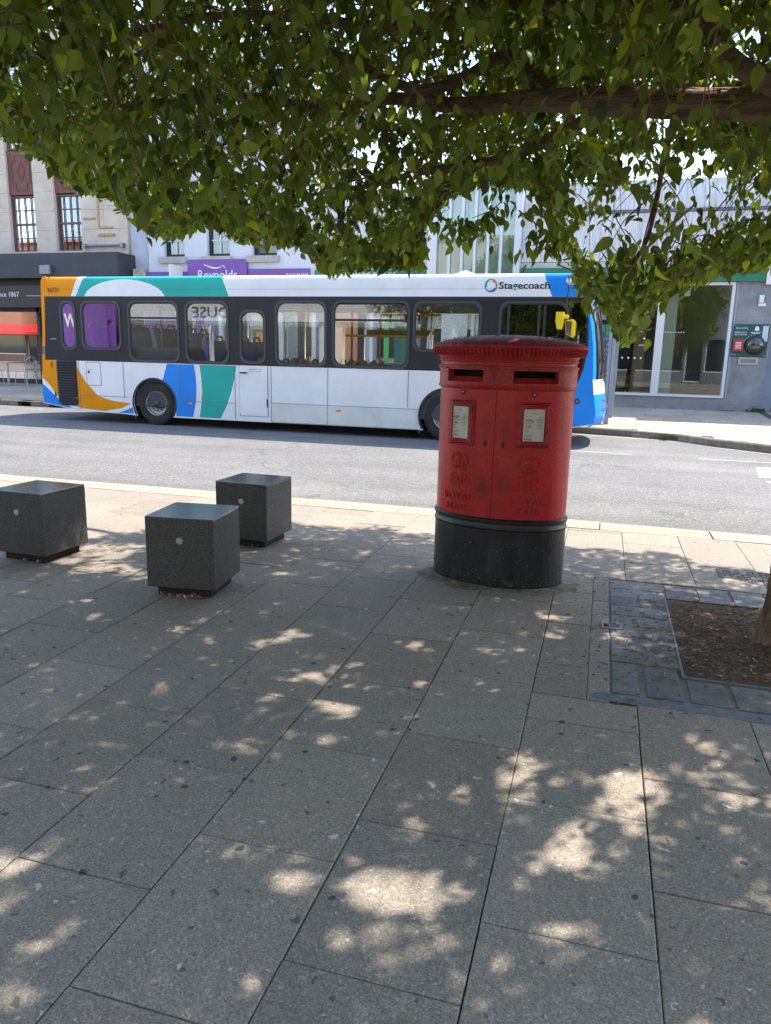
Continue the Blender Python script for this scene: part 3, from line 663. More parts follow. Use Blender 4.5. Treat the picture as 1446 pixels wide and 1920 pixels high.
# ------------------------------------------------------------------ bus
YN, YF_ = 12.88, 15.22; YC = (YN+YF_)/2
bus = thing('bus', 'single-deck bus in white, orange, teal and blue parked side-on at the far kerb', 'bus', (-5.5, YC, 0))
def paint(n, c, **k): return mat(n, c, k.pop('rough', .35), spec=.25, coat=.0, var=.05, vs=1.5, grime=k.pop('grime', .2), gs=2.2, gc=k.pop('gc', tuple(x*.6+.03 for x in c)), **k)
pW = paint('bus white', (.84, .85, .85)); pO = paint('bus orange', (.82, .29, .0)); pT = paint('bus teal', (.0, .42, .37)); pB = paint('bus blue', (.0, .25, .80))
pWl = paint('bus skirt white', (.74, .76, .71), grime=.4, gc=(.4, .4, .36)); pK = paint('bus black', (.03, .031, .034), rough=.45)
pSeam = mat('panel seam', (.16, .17, .17), .7); pRub = mat('rubber', (.03, .031, .033), .6, bump=.1); pTy = mat('tyre', (.028, .027, .026), .85, bump=.4, bs=90, grime=.4, gs=6, gc=(.12, .11, .1))
pRing = mat('window surround', (.055, .058, .06), .5)
pRim = mat('steel rim', (.50, .49, .47), .4, .45, var=.2, vs=9, grime=.5, gs=9, gc=(.1, .09, .08)); pHub = mat('greasy hub', (.09, .075, .065), .55, .5, var=.4, vs=14)
gl = glassm('bus glass', (.90, .93, .92), .075); glD = glassm('dark cab glass', (.40, .44, .46), .10)
bf = FR(YN); bF = FR(YF_, True)
WX = (-8.46, -2.63)
def arch(xc, r, z=.17, n=16):
    zc = .43; a0 = math.degrees(math.asin(max(-1, (z-zc)/r)))
    return [(xc-r*math.cos(R(a0+(180-2*a0)*k/n)), zc+r*math.sin(R(a0+(180-2*a0)*k/n))) for k in range(n+1)]
AR = .475
outer = [(-10.97, 1.21), (-11.06, .9), (-11.08, .34), (-10.75, .29), (-10.2, .22), (-9.1, .19)]+arch(WX[0], AR)+arch(WX[1], AR)+[(-1.2, .2), (-.35, .36), (-.19, .6), (-.19, 1.21)]
plate('lower_side', [outer], .03, bf, pW, bus)
# livery on the lower side: clipped to the sheet by their own outlines
def arc_pts(pts): return pts
def dec(name, pts, m, o=.0022): return plate(name, [pts], .0018, FR(YN-.030-o+.0018), m, bus)
dec('livery_panel', [(-11.06, .95), (-11.0, 1.2), (-10.2, 1.2), (-10.2, 1.07), (-10.02, .79), (-9.77, .545), (-9.62, .49), (-9.39, .44), (-8.99, .405), (-9.2, .31), (-9.62, .235), (-9.9, .25), (-10.18, .275), (-10.5, .34), (-10.75, .52)], pO)
dec('livery_panel', [(-11.075, .74), (-10.9, .60), (-10.66, .40), (-10.38, .262), (-10.2, .235), (-10.75, .303), (-11.07, .352)], pB)
dec('livery_panel', [(-9.30, .21), (-9.12, .27), (-8.96, .33), (-8.94, .21)], pB)
def aseg(xc, r, x0, x1, n=8):
    return [(x, .43+math.sqrt(max(0, r*r-(x-xc)**2))) for x in [x0+(x1-x0)*k/n for k in range(n+1)]]
dec('livery_panel', [(-8.15, 1.2), (-8.19, 1.08)]+[(-8.24, .93)]+aseg(WX[0], .478, -8.26, -7.985)+[(-7.98, .2), (-7.61, .2), (-7.54, .5), (-7.52, .78), (-7.53, 1.0), (-7.56, 1.2)], pB)
dec('livery_panel', [(-7.44, 1.2), (-7.41, .95), (-7.40, .7), (-7.43, .4), (-7.47, .2), (-7.02, .2), (-6.88, .45), (-6.77, .75), (-6.70, 1.0), (-6.67, 1.2)], pT)
dec('livery_panel', [(-1.75, 1.2), (-1.65, .7), (-1.5, .22), (-1.2, .21), (-.35, .37), (-.2, .6), (-.2, 1.2)], pB)
sk = MB()
sk.box(-5.95, -3.115, YN-.034, YN-.03, .175, .53); sk.build('skirt_panel', pWl, bus)
def seam(x0, x1, z0, z1): MB().box(x0, x1, YN-.0365, YN-.029, z0, z1).build('panel_seam', pSeam, bus)
for x, z0, z1 in ((-9.13, .5, 1.2), (-7.86, .5, 1.2), (-5.955, .18, 1.2), (-4.83, .18, 1.2), (-3.32, .56, 1.2), (-10.69, .32, 1.2), (-10.17, .25, 1.2), (-6.70, .2, 1.2), (-6.60, .27, 1.2), (-6.02, .27, 1.2), (-1.3, .25, 1.2)): seam(x-.004, x+.004, z0, z1)
for x0, x1, z in ((-10.15, -9.03, .53), (-7.85, -6.7, .50), (-5.95, -3.1, .535), (-6.6, -6.02, .27), (-.62, -.24, 1.03), (-5.95, -3.1, .178)): seam(x0, x1, z-.0035, z+.0035)
# fuel flap
fl_ = plate('fuel_flap', [rr(-9.98, -9.66, .74, 1.18, .02)], .004, FR(YN-.032), pW, bus)
plate('flap_gap', [rr(-9.99, -9.65, .73, 1.19, .025), rr(-9.978, -9.662, .742, 1.178, .02)], .003, FR(YN-.032), pSeam, fl_)
MB().box(-9.95, -9.91, YN-.042, YN-.034, .97, 1.02).build('latch', pRub, fl_)
text('lettering', 'FUEL', -9.94, 1.035, .018, FR(YN-.037), pSeam, fl_, .07, .001)
# louvred grille
gr = plate('engine_grille', [[(-10.68, .38), (-10.60, .31), (-10.28, .31), (-10.22, .34), (-10.22, 1.235), (-10.68, 1.235)]], .008, FR(YN-.031), pK, bus)
lv = MB()
for i in range(17):
    z = .36+i*.051; lv.prism([(-10.67, YN-.039, z), (-10.67, YN-.056, z+.008), (-10.67, YN-.054, z+.02), (-10.67, YN-.039, z+.036)], (.44, 0, 0))
lv.build('louvres', mat('grille black', (.018, .018, .02), .35), gr)
for x, z in ((-10.80, 1.12), (-10.76, .52)): MB().box(x-.012, x+.012, YN-.044, YN-.03, z-.05, z+.05).build('latch', pRub, bus)
# black band with windows
WN = [  # x0, x1, z0, z1, hopper
 (-10.53, -10.16, 1.42, 2.37, 0), (-10.04, -9.13, 1.43, 2.37, 0), (-8.97, -7.85, 1.225, 2.375, 1), (-7.72, -6.80, 1.225, 2.375, 0),
 (-6.58, -6.05, 1.245, 2.22, 0), (-5.86, -4.85, 1.225, 2.385, 0), (-4.75, -3.32, 1.225, 2.39, 1), (-3.26, -2.07, 1.53, 2.385, 0), (-1.78, -.64, 1.14, 2.385, 2)]
def hole(w_, e=0): return rr(w_[0]+e, w_[1]-e, w_[2]+e, w_[3]-e, .15 if w_[1]-w_[0] > .45 else .14)
band = [(-10.87, 2.455), (-10.90, 1.85), (-10.96, 1.205), (-.335, 1.205), (-.20, 1.14), (-.215, 1.5), (-.27, 2.0), (-.36, 2.455)]
plate('window_band', [[(-10.87, 2.455), (-10.96, 1.2115), (-.19, 1.2115), (-.23, 1.7), (-.29, 2.1), (-.40, 2.455)]]+[hole(w_, .03) for w_ in WN[:-1]]+[rr(-1.75, -.67, 1.2116+.02, 2.355, .12)], .03, FR(YN), pK, bus)
for i, w_ in enumerate(WN):
    f_ = FR(YN-.028)
    wo = plate('window', [hole(w_), hole(w_, .034)], .016, f_, pRing, bus, True)
    plate('gasket', [hole(w_, .034), hole(w_, .052)], .008, f_, pRub, wo)
    plate('pane', [hole(w_, .045)], .005, FR(YN-.02), gl if i < 8 else glD, wo)
    if w_[4] == 1:
        MB().box(w_[0]+.03, w_[1]-.03, YN-.040, YN-.022, 2.035, 2.075).build('transom_bar', pRub, wo)
        MB().box(w_[0]+.05, w_[1]-.05, YN-.036, YN-.026, 2.32, 2.345).build('slider_rail', pRub, wo)
    if w_[4] == 2:
        for x in (-1.62, -1.12, -1.03): MB().box(x-.02, x+.02, YN-.036, YN-.022, 1.2, 2.35).build('slider_frame', pRub, wo)
# quarter glass by the cab with its curved lower edge, filler panel in blue
plate('quarter_glass', [[(-.60, 2.36), (-.60, 1.3), (-.60, 1.14), (-.44, 1.14), (-.38, 1.3), (-.335, 1.7), (-.36, 2.1), (-.42, 2.36)]], .008, FR(YN-.031), glassm('quarter glass', (.15, .18, .2), .16), bus)
plate('quarter_edge', [[(-.62, 2.38), (-.62, 1.09), (-.42, 1.09), (-.345, 1.3), (-.30, 1.7), (-.325, 2.1), (-.39, 2.38)], [(-.60, 2.36), (-.60, 1.14), (-.44, 1.14), (-.38, 1.3), (-.335, 1.7), (-.36, 2.1), (-.42, 2.36)]], .010, FR(YN-.0305), pK, bus)
text('lettering', 'COOLANT', -10.80, 1.62, .022, FR(YN-.030), pW, bus, .14, .001)
text('fleet_number', '36731', -10.79, 2.53, .095, FR(YN-.034), pK, bus, .26, .002, bold=.0008)
# roof edge (cove) in livery zones, lofted round the roof corner
prof = [(-.030, 2.455), (-.030, 2.60), (-.030, 2.70), (-.027, 2.75), (-.012, 2.79), (.022, 2.818), (.07, 2.832), (.25, 2.845)]
zr = [2.455, 2.6, 2.7, 2.75, 2.79, 2.818, 2.832, 2.845]
def xat(l, z): return l[0]+(l[1]-l[0])*(z-2.455)/.36
def cove(l, r, m, dy=0.):
    mb = MB(); k = 6; V = []
    for (y, z), zz in zip(prof, zr):
        a, b = xat(l, zz), xat(r, zz)
        for i in range(k+1): V.append((a+(b-a)*i/k, YN+y-dy, z))
    mb.add(V, [(j*(k+1)+i, j*(k+1)+i+1, (j+1)*(k+1)+i+1, (j+1)*(k+1)+i) for j in range(len(prof)-1) for i in range(k)])
    return mb.build('cove_panel', m, bus, smooth=2, fix=False)
E0 = (-10.87, -10.87); E1 = (-10.245, -10.08); E2 = (-10.13, -9.93); E3 = (-6.79, -6.93); E4 = (-.93, -1.08); E5 = (-.40, -.47)
cove(E0, E1, pO); cove(E1, E2, pW); cove(E2, E3, pT); cove(E3, E4, pW); cove(E4, E5, pB)
am = [(-9.93+1.80*k/24, 2.457+.315*math.sqrt(max(0, 1-((k/24-.5)/.5)**2))**1.25*1.0) for k in range(25)]
dec('livery_arc', [(x, z) for x, z in am][::-1], pW, .0035)
se = MB(); se.box(-10.87, -.45, YN-.0325, YN-.029, 2.583, 2.586); se.box(-10.87, -.40, YN-.0345, YN-.029, 2.449, 2.458); se.build('cove_seam', pSeam, bus)
# wordmark with its three-part ring
fw = FR(YN-.0325)
text('wordmark', 'Stagecoach', -1.81, 2.585, .112, fw, pK, bus, .83, .002, bold=.0028)
for a0, a1, m in ((75, -60, mat('logo orange', (.70, .22, .06), .5)), (200, 70, mat('logo teal', (.0, .33, .32), .5)), (330, 195, mat('logo blue', (.0, .16, .50), .5))):
    n_ = 14; ou = [(-1.94+.108*math.cos(R(a0+(a1-a0)*k/n_)), 2.635+.108*math.sin(R(a0+(a1-a0)*k/n_))) for k in range(n_+1)]
    inn = [(-1.94+(.066+.036*(k/n_)**1.5)*math.cos(R(a0+(a1-a0)*k/n_)), 2.635+(.066+.036*(k/n_)**1.5)*math.sin(R(a0+(a1-a0)*k/n_))) for k in range(n_+1)]
    plate('logo_ring', [ou+inn[::-1]], .002, fw, m, bus)
# roof
rf = MB(); py = [(YN+.25, 2.845), (YN+.7, 2.87), (YC, 2.88), (YF_-.7, 2.87), (YF_-.25, 2.845), (YF_-.07, 2.83), (YF_, 2.78), (YF_, 2.455)]
V = [(x, y, z) for x in (-10.87, -.47) for y, z in py]; k = len(py)
rf.add(V, [(i, i+1, k+i+1, k+i) for i in range(k-1)]); rf.build('roof', pW, bus, smooth=2)
hp = MB(); hp.prism([(-2.9, YN+.9, 2.875), (-2.25, YN+.9, 2.875), (-2.55, YN+.9, 2.98)], (0, .9, 0)); hp.build('roof_hatch', pW, bus)
# rear end: loft of the orange and blue corner
rp = [(2.845, .12), (2.82, .05), (2.76, .0), (2.455, -.02), (1.85, -.05), (1.21, -.10), (.9, -.14), (.5, -.16), (.34, -.13)]
def rear(z0, z1, m, name='rear_panel'):
    q = [p for p in rp if z0-.001 <= p[0] <= z1+.001]; mb = MB(); V = []; n_ = 16
    for z, dx in q:
        for i in range(n_+1):
            a = i/n_; yy = YN-.03+(YF_-YN+.03)*a; e = min(a, 1-a)*(YF_-YN); rnd_ = .12*(1-min(e/.14, 1))**2
            V.append((-10.93+dx+rnd_, yy+(.03 if z > 2.8 and a == 0 else 0), z))
    mb.add(V, [(j*(n_+1)+i, j*(n_+1)+i+1, (j+1)*(n_+1)+i+1, (j+1)*(n_+1)+i) for j in range(len(q)-1) for i in range(n_)])
    return mb.build(name, m, bus, smooth=True, fix=False)
rear(1.21, 2.845, pO); rear(.9, 1.21, pO); rear(.34, .9, pB)
plate('rear_pillar', [[(-10.81, 2.84), (-10.81, 2.76), (-10.87, 2.455), (-10.90, 1.85), (-10.96, 1.21), (-10.72, 1.21), (-10.70, .9), (-10.70, .55), (-11.05, .85), (-11.03, 1.21), (-10.97, 1.85), (-10.945, 2.455), (-10.93, 2.74), (-10.90, 2.80), (-10.87, 2.83)]], .006, FR(YN-.0275), pO, bus)
MB().box(-10.81, -10.70, YN-.036, YN-.0300, .7, 1.2).build('rear_trim', pO, bus)
plate('rear_roof_close', [[(-10.92, 2.455), (-10.80, 2.455), (-10.80, 2.832), (-10.87, 2.825), (-10.905, 2.79), (-10.92, 2.74)]], .004, FR(YN-.024), pO, bus)
MB().box(-11.0, -10.93, YN-.045, YN-.02, 1.33, 1.48).build('side_marker_recess', mat('grey lens', (.18, .16, .15), .3), bus)
# side lamps
pAmb = mat('amber lens', (.85, .28, .02), .25, spec=.7)
for x, z, sx_ in ((-10.26, .47, .055), (-7.66, .455, .045), (-4.62, .45, .055)):
    mb = MB(); mb.lathe([(0, -.05), (.6, -.046), (1, -.034)], (0, 0, 0), n=16)
    mb.v = [(x+p[0]*sx_, YN+p[1], z+p[2]*.022) for p in mb.v]; mb.build('side_lamp', pAmb, bus, smooth=True)
# emergency door
dr = plate('emergency_door', [rr(-6.60, -6.03, .29, 1.20, .03)], .006, FR(YN-.031), pW, bus)
MB().box(-6.58, -6.44, YN-.060, YN-.037, 1.155-.09, 1.18-.09).build('handle', pRub, dr)
text('lettering', 'EMERGENCY EXIT', -6.40, 1.135, .018, FR(YN-.0375), pSeam, dr, .27, .001); text('lettering', 'PULL TO OPEN', -6.40, 1.095, .018, FR(YN-.0375), pSeam, dr, .24, .001)
plate('door_frame', [rr(-6.66, -6.0, 1.22, 2.40, .03), rr(-6.64, -6.02, 1.22, 2.38, .03)], .006, FR(YN-.029), pRub, bus)
h = MB(); h.box(-6.70, -5.97, YN-.05, YN-.03, 2.405, 2.42); h.box(-6.045, -6.02, YN-.045, YN-.037, .45, .6); h.box(-6.045, -6.02, YN-.045, YN-.037, 2.1, 2.2); h.build('hinges', pRub, bus)
# front end: curved blue cowl, screen and lamps
fpf = [(2.845, -.66), (2.83, -.55), (2.79, -.48), (2.60, -.43), (2.39, -.36), (2.1, -.29), (1.7, -.225), (1.3, -.19), (1.14, -.185), (.9, -.15), (.6, -.10), (.42, -.12), (.33, -.30)]
def front(z0, z1, m, a0=0., a1=1., name='front_panel', out=0.):
    q = [p for p in fpf if z0-.001 <= p[0] <= z1+.001]; mb = MB(); V = []; n_ = 20
    for z, x in q:
        for i in range(n_+1):
            a = a0+(a1-a0)*i/n_; yy = YN-.03+(YF_-YN+.03)*a; bul = .17*(1-abs(2*a-1)**3.0)
            V.append((x+bul+out, yy, z))
    mb.add(V, [(j*(n_+1)+i, j*(n_+1)+i+1, (j+1)*(n_+1)+i+1, (j+1)*(n_+1)+i) for j in range(len(q)-1) for i in range(n_)])
    return mb.build(name, m, bus, smooth=True, fix=False)
front(2.39, 2.845, pB); front(.9, 1.14, pW); front(.33, .9, pB); front(1.14, 2.39, pB, 0, .05); front(1.14, 2.39, pB, .95, 1)
front(1.14, 2.39, glassm('windscreen', (.35, .4, .42), .2), .05, .95, 'windscreen')
plate('front_side', [[(z_x, z_z) for z_z, z_x in fpf[::-1] if .4 < z_z < 2.84]+[(-.47, 2.83), (-.47, 2.455), (-.40, 2.455), (-.36, 2.1), (-.30, 1.7), (-.345, 1.3), (-.42, 1.09), (-.8, 1.09), (-.8, .5), (-.35, .38)]], .006, FR(YN-.0322), pB, bus)
lm = MB(); lm.lathe([(0, -.045), (.035, -.044), (.048, -.042), (.05, -.034)], (-.41, YN, .78), n=20); fo = lm.build('fog_lamp', pRub, bus, smooth=True)
MB().lathe([(0, -.049), (.022, -.047), (.024, -.044)], (-.41, YN, .78), n=16).build('lens', mat('lamp glass', (.2, .2, .22), .1), fo)
hl = MB(); hl.lathe([(.0, 0), (.09, .02), (.11, .0)], (-.03, YN+.35, .7), n=18); hl.build('headlamp', mat('head lens', (.7, .7, .72), .1), bus)
wp = MB(); wp.tube([(-.02, YN+.5, 1.12), (.02, YN+.55, 1.2), (-.06, YN+.8, 2.05)], .012, 6); wp.tube([(-.0, YN+.25, 1.18), (-.10, YN+.25, 1.9), (-.16, YN+.25, 2.3)], .014, 6); wp.tube([(-.05, YN+.2, 1.22), (.05, YN+.3, 1.25)], .008, 6); wp.tube([(-.05, YN+.2, 1.13), (.05, YN+.32, 1.12)], .008, 6); wp.build('wiper', pRub, bus)
# wing mirror on its stalk
mr = MB(); mr.tube([(-.5, YN-.05, 2.66), (-.66, YN-.26, 2.62), (-.68, YN-.28, 2.3)], .012, 8); mo = mr.build('mirror_arm', pRub, bus)
pY = mat('mirror yellow', (.85, .62, .02), .4)
b1 = MB(); b1.prism([(-.80, YN-.36, 1.93), (-.72, YN-.36, 1.93), (-.70, YN-.36, 2.05), (-.70, YN-.36, 2.2), (-.83, YN-.36, 2.2), (-.83, YN-.36, 2.05)], (0, .10, 0)); b1.build('mirror_housing', pY, mo, bevel=.012)
MB().box(-.73, -.63, YN-.33, YN-.26, 2.10, 2.16).build('mirror_bracket', pY, mo, bevel=.02)
b2 = MB(); b2.prism([(-.66, YN-.32, 1.86), (-.55, YN-.32, 1.80), (-.52, YN-.32, 1.84), (-.52, YN-.32, 2.06), (-.56, YN-.32, 2.09), (-.68, YN-.32, 2.07)], (0, .06, 0)); b2.build('mirror_housing', pY, mo, bevel=.01)
plate('mirror_glass', [[(-.655, 1.865), (-.575, 1.825), (-.575, 2.055), (-.67, 2.06)]], .004, FR(YN-.322), mat('mirror', (.8, .5, .5), .08, .9), mo)
lmp = MB(); lmp.lathe([(0, -.07), (.03, -.065), (.05, -.04), (.052, -.03)], (-.68, YN, 2.70), n=20); lmp.build('marker_lamp', mat('clear lens', (.6, .62, .65), .15, .3), bus, smooth=True)
# wheels, arches
def wheel(xc, y0, first=None):
    s = 1
    ty = MB().lathe([(.285, .03), (.30, .0), (.36, -.012), (.43, -.012), (.475, .005), (.498, .04), (.5, .13), (.5, .24), (.48, .28), (.3, .28)], (0, 0, 0), n=48).build('tyre', pTy, None, smooth=2)
    rm_ = MB().lathe([(.288, .02), (.275, .0), (.262, .01), (.255, .05), (.235, .075), (.21, .08), (.19, .12), (.17, .13), (.12, .13), (.12, .13)], (0, 0, 0), n=40).build('rim', pRim, ty, smooth=2)
    hb = MB().lathe([(.125, .13), (.12, .07), (.1, .05), (.085, .04), (.08, -.0), (.055, -.02), (.0, -.025)], (0, 0, 0), n=24)
    for k in range(10): a = k*.628; hb.lathe([(.016, .13), (.016, .095), (.0, .09)], (.15*math.cos(a), 0, .15*math.sin(a)), n=6)
    hb.build('hub', pHub, ty, smooth=2)
    bd = MB()
    for k in range(8):
        a = k*.785+.2; bd.lathe([(.0, .0795), (.017, .0790)], (.225*math.cos(a), 0, .225*math.sin(a)), n=10)
    bd.build('rim_holes', mVoid, ty)
    ty.name = 'wheel'; ty.parent = bus; ty.location = Vector((xc, y0, .422))-bus.location; ty.scale = (.845, .9, .845)
    return ty
for xc in WX:
    wheel(xc, YN+.03)
    MB().lathe([(AR+.001, -.03), (AR+.001, .5), (.0, .5)], (xc, YN, .43), n=28, a0=R(-35), a1=R(215)).build('wheel_housing', mat('under black', (.012, .012, .012), .9), bus)
    MB().lathe([(AR-.015, -.031), (AR-.012, -.042), (AR+.018, -.042), (AR+.022, -.029)], (xc, YN, .43), n=32, a0=R(-30), a1=R(210)).build('arch_trim', pRub, bus, smooth=2)
    tw = wheel(xc, YF_-.02); tw.rotation_euler = (0, 0, math.pi)
    MB().box(xc-.50, xc-.46, YN+.02, YN+.3, .10, .30).build('mud_flap', pRub, bus)
mU = mat('underside', (.012, .012, .013), .9)
MB().box(-10.9, -.5, YN+.3, YF_-.2, .28, .36).build('underframe', mU, bus)
# far side with its windows and door, floor, lining
ff = FR(YF_, True)
plate('far_side', [[(-10.95, .22), (-.3, .22), (-.25, 2.455), (-10.9, 2.455)]]+[rect(x0, x1, 1.3, 2.3) for x0, x1 in ((-10.2, -9.1), (-8.95, -7.75), (-7.6, -6.4), (-6.25, -5.05), (-4.9, -3.7), (-3.55, -2.35))]+[rect(-1.85, -1.2, .4, 2.3), rect(-1.12, -.5, .4, 2.3)], .03, ff, pW, bus)
plate('far_glazing', [rect(-10.3, -.45, .38, 2.32)], .004, FR(YF_-.02, True), glassm('far glass', (.9, .93, .92), .05), bus)
pInt = mat('interior grey', (.60, .61, .62), .7); pDk = mat('interior dark', (.07, .075, .085), .8)
MB().box(-10.8, -.6, YN+.03, YF_-.03, .36, .40).build('floor', pDk, bus)
MB().box(-10.7, -7.6, YN+.05, YF_-.05, .40, .78).build('rear_floor', pDk, bus)
MB().box(-10.8, -.6, YN+.02, YF_-.05, 2.43, 2.452).build('ceiling', pInt, bus)
lin = MB(); lin.box(-10.75, -2.1, YF_-.05, YF_-.035, .4, 1.22); lin.box(-10.85, -10.80, YN+.05, YF_-.05, .4, 2.4); lin.box(-10.8, -2.1, YF_-.12, YF_-.04, 2.3, 2.43)
for x in (-9.03, -7.68, -6.33, -4.98, -3.63, -2.2): lin.box(x-.06, x+.06, YF_-.06, YF_-.035, 1.2, 2.43)
lin.build('lining', pInt, bus)
lo = MB(); lo.box(-10.75, -7.85, YN+.06, YN+.09, .4, 1.40); lo.box(-3.4, -2.05, YN+.06, YN+.4, .4, 1.5); lo.box(-8.95, -7.86, YN+.1, YN+.9, .78, 1.5); lo.box(-7.8, -2.1, YN+.03, YN+.045, .4, 1.2); lo.box(-10.7, -9.2, YN+.05, YF_-.1, .78, 1.38); lo.build('inner_panels', pDk, bus)
# cab
cb = MB(); cb.box(-1.95, -1.90, YN+.05, YN+1.2, .4, 2.4); cb.box(-1.9, -.9, YN+1.15, YN+1.2, .4, 1.3); cb.box(-1.0, -.5, YN+.1, YN+1.3, .4, 1.15); cb.build('cab_partition', pDk, bus)
cb = MB(); cb.box(-1.75, -.7, YN+.9, YN+.92, 1.2, 2.4); cb.build('cab_curtain', mat('cab blue', (.02, .035, .10), .6), bus)
nb = plate('cab_noticeboard', [rect(-1.52, -1.12, 1.2, 2.02)], .01, FR(YN+.25), mat('brown board', (.42, .27, .12), .8, var=.2, vs=9), bus)
# seats
pSeat = mat('moquette', (.05, .08, .32), .9, var=.6, vs=60, grime=.5, gs=35, gc=(.10, .16, .42)); pSeat2 = mat('bright moquette', (.16, .24, .62), .9, var=.8, vs=45, grime=.8, gs=30, gc=(.55, .6, .8))
pOr = mat('orange rail', (.85, .24, .04), .4); pYe = mat('yellow rail', (.85, .42, .02), .4)
def seat(x, y, z, m, first=None):
    mb = MB()
    bk = [(x-.02, z), (x-.06, z+.3), (x-.12, z+.62), (x-.10, z+.70), (x-.04, z+.70), (x+.0, z+.55), (x+.05, z+.1), (x+.45, z+.08), (x+.45, z-.02)]
    mb.prism([(p[0], y, p[1]) for p in bk], (0, .42, 0)); s_ = mb.build('seat', m, bus, bevel=.02, seg=1)
    h = MB(); h.tube([(x-.11, y+.04, z+.52), (x-.13, y+.06, z+.70), (x-.12, y+.12, z+.78), (x-.12, y+.30, z+.78), (x-.13, y+.36, z+.70), (x-.11, y+.38, z+.52)], .022, 6); h.build('grab_handle', pOr, s_)
    return s_
s0 = None
def put(x, y, z, m):
    return seat(x, y, z, m)
protos = {}
def puts(x, y, z, key):
    if key not in protos: protos[key] = (seat(x, y, z, pSeat if key == 'a' else pSeat2), Vector((x, y, z))); return
    o, p = protos[key]; c = o.copy(); col.objects.link(c); c.parent = bus; c.location = o.location+Vector((x, y, z))-p
    for ch in o.children: d = ch.copy(); col.objects.link(d); d.parent = c
for x in (-9.9, -9.15):
    for y in (YN+.12, YN+.58, YF_-1.05, YF_-.58): puts(x, y, 1.2, 'a')
for x in (-8.35,):
    for y in (YF_-1.05, YF_-.58): puts(x, y, 1.12, 'b')
for i, x in enumerate((-7.35, -6.85)): 
    puts(x, YN+.15, .98 if i else .96, 'b' if i == 1 else 'a'); puts(x, YN+.62, .96, 'a'); puts(x, YF_-1.05, .96, 'a'); puts(x, YF_-.58, .96, 'a')
for x in (-6.2, -5.55, -4.95, -4.3):
    for y in (YN+.15, YN+.62, YF_-1.05, YF_-.58): puts(x, y, .55, 'a')
po = MB()
for x, y in ((-8.9, YN+1.0), (-7.15, YN+.85), (-7.6, YN+1.5), (-5.6, YN+.9), (-4.15, YN+.95), (-4.9, YN+1.5), (-3.15, YN+.9)): po.tube([(x, y, .4), (x, y, 2.43)], .022, 8)
po.tube([(-10.3, YN+.85, 2.3), (-4.2, YN+.85, 2.3)], .016, 8); po.tube([(-4.4, YN+1.45, 2.28), (-3.0, YN+1.45, 2.28)], .02, 8); po.tube([(-4.15, YN+.95, 2.2), (-3.0, YN+.95, 2.2)], .02, 8)
po.tube([(-3.9, YF_-.12, 1.28), (-2.9, YF_-.12, 1.28)], .02, 8); po.build('grab_poles', pOr, bus)
py_ = MB(); py_.tube([(-4.72, YN+.6, 1.80), (-3.2, YN+.6, 1.80)], .022, 8); py_.tube([(-4.7, YN+1.9, 1.9), (-3.3, YN+1.9, 1.9)], .05, 8)
py_.build('yellow_rail', pYe, bus)
ss_ = MB()
for x in (-4.45, -3.95, -3.65, -3.4): ss_.box(x-.02, x+.02, YN+.93, YN+.97, 2.05, 2.2)
ss_.build('hanging_straps', pRub, bus)

# ------------------------------------------------------------------ buildings across the road
YB = 20.; Z0b = .26
def FB(w=0.): return FR(YB-w)
mStone = mat('cream limestone', (.60, .50, .41), .85, var=.14, vs=1.6, bump=.2, bs=30, grime=.45, gs=1.3, gc=(.33, .25, .19))
mRend = mat('pale blue render', (.58, .60, .64), .8, var=.07, vs=1.2, grime=.25, gs=1., gc=(.38, .40, .45))
mRend2 = mat('blue render', (.46, .50, .58), .8, var=.07, vs=1.2, grime=.3, gs=1.)
mConc = mat('weathered cladding', (.60, .60, .61), .85, var=.25, vs=3.2, bump=.3, bs=30, stretch=(6, 1, .35), grime=.8, gs=2.2, gc=(.20, .20, .23))
mDark = mat('charcoal fascia', (.035, .038, .046), .55, var=.2, vs=2, grime=.2, gs=3, gc=(.09, .09, .1))
mPurp = mat('purple sign', (.19, .075, .34), .45, var=.05, vs=2); mGreen = mat('green fascia', (.012, .17, .10), .4, var=.06, vs=2)
mGreen2 = mat('bright green trim', (.10, .55, .12), .5)
mWht = mat('white paint', (.74, .73, .71), .5, var=.05, vs=4, grime=.15); mAlu = mat('pale aluminium', (.56, .58, .61), .4, .35, var=.06, vs=3)
mBrn = mat('brown metal panel', (.16, .055, .042), .6, var=.08, vs=3); mBrnD = mat('brown frame', (.14, .07, .055), .55)
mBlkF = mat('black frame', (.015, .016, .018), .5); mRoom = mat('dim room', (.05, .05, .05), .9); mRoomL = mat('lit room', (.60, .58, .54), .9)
mSlateT = mat('grey stone cladding', (.24, .25, .255), .5, var=.25, vs=2.2, bump=.15, bs=40, grime=.6, gs=1.8, gc=(.11, .12, .13))
mLetW = mat('white lettering', (.75, .75, .75), .5); mBlind = mat('blind slats', (.66, .66, .63), .6)
mWood = mat('oak panel', (.30, .17, .09), .6, var=.25, vs=3, stretch=(8, 8, .5)); mTile = mat('roofing', (.25, .25, .26), .9)
glS = glassm('shop glass', (.80, .86, .85), .13); glF = glassm('upper glass', (.8, .84, .84), .03)

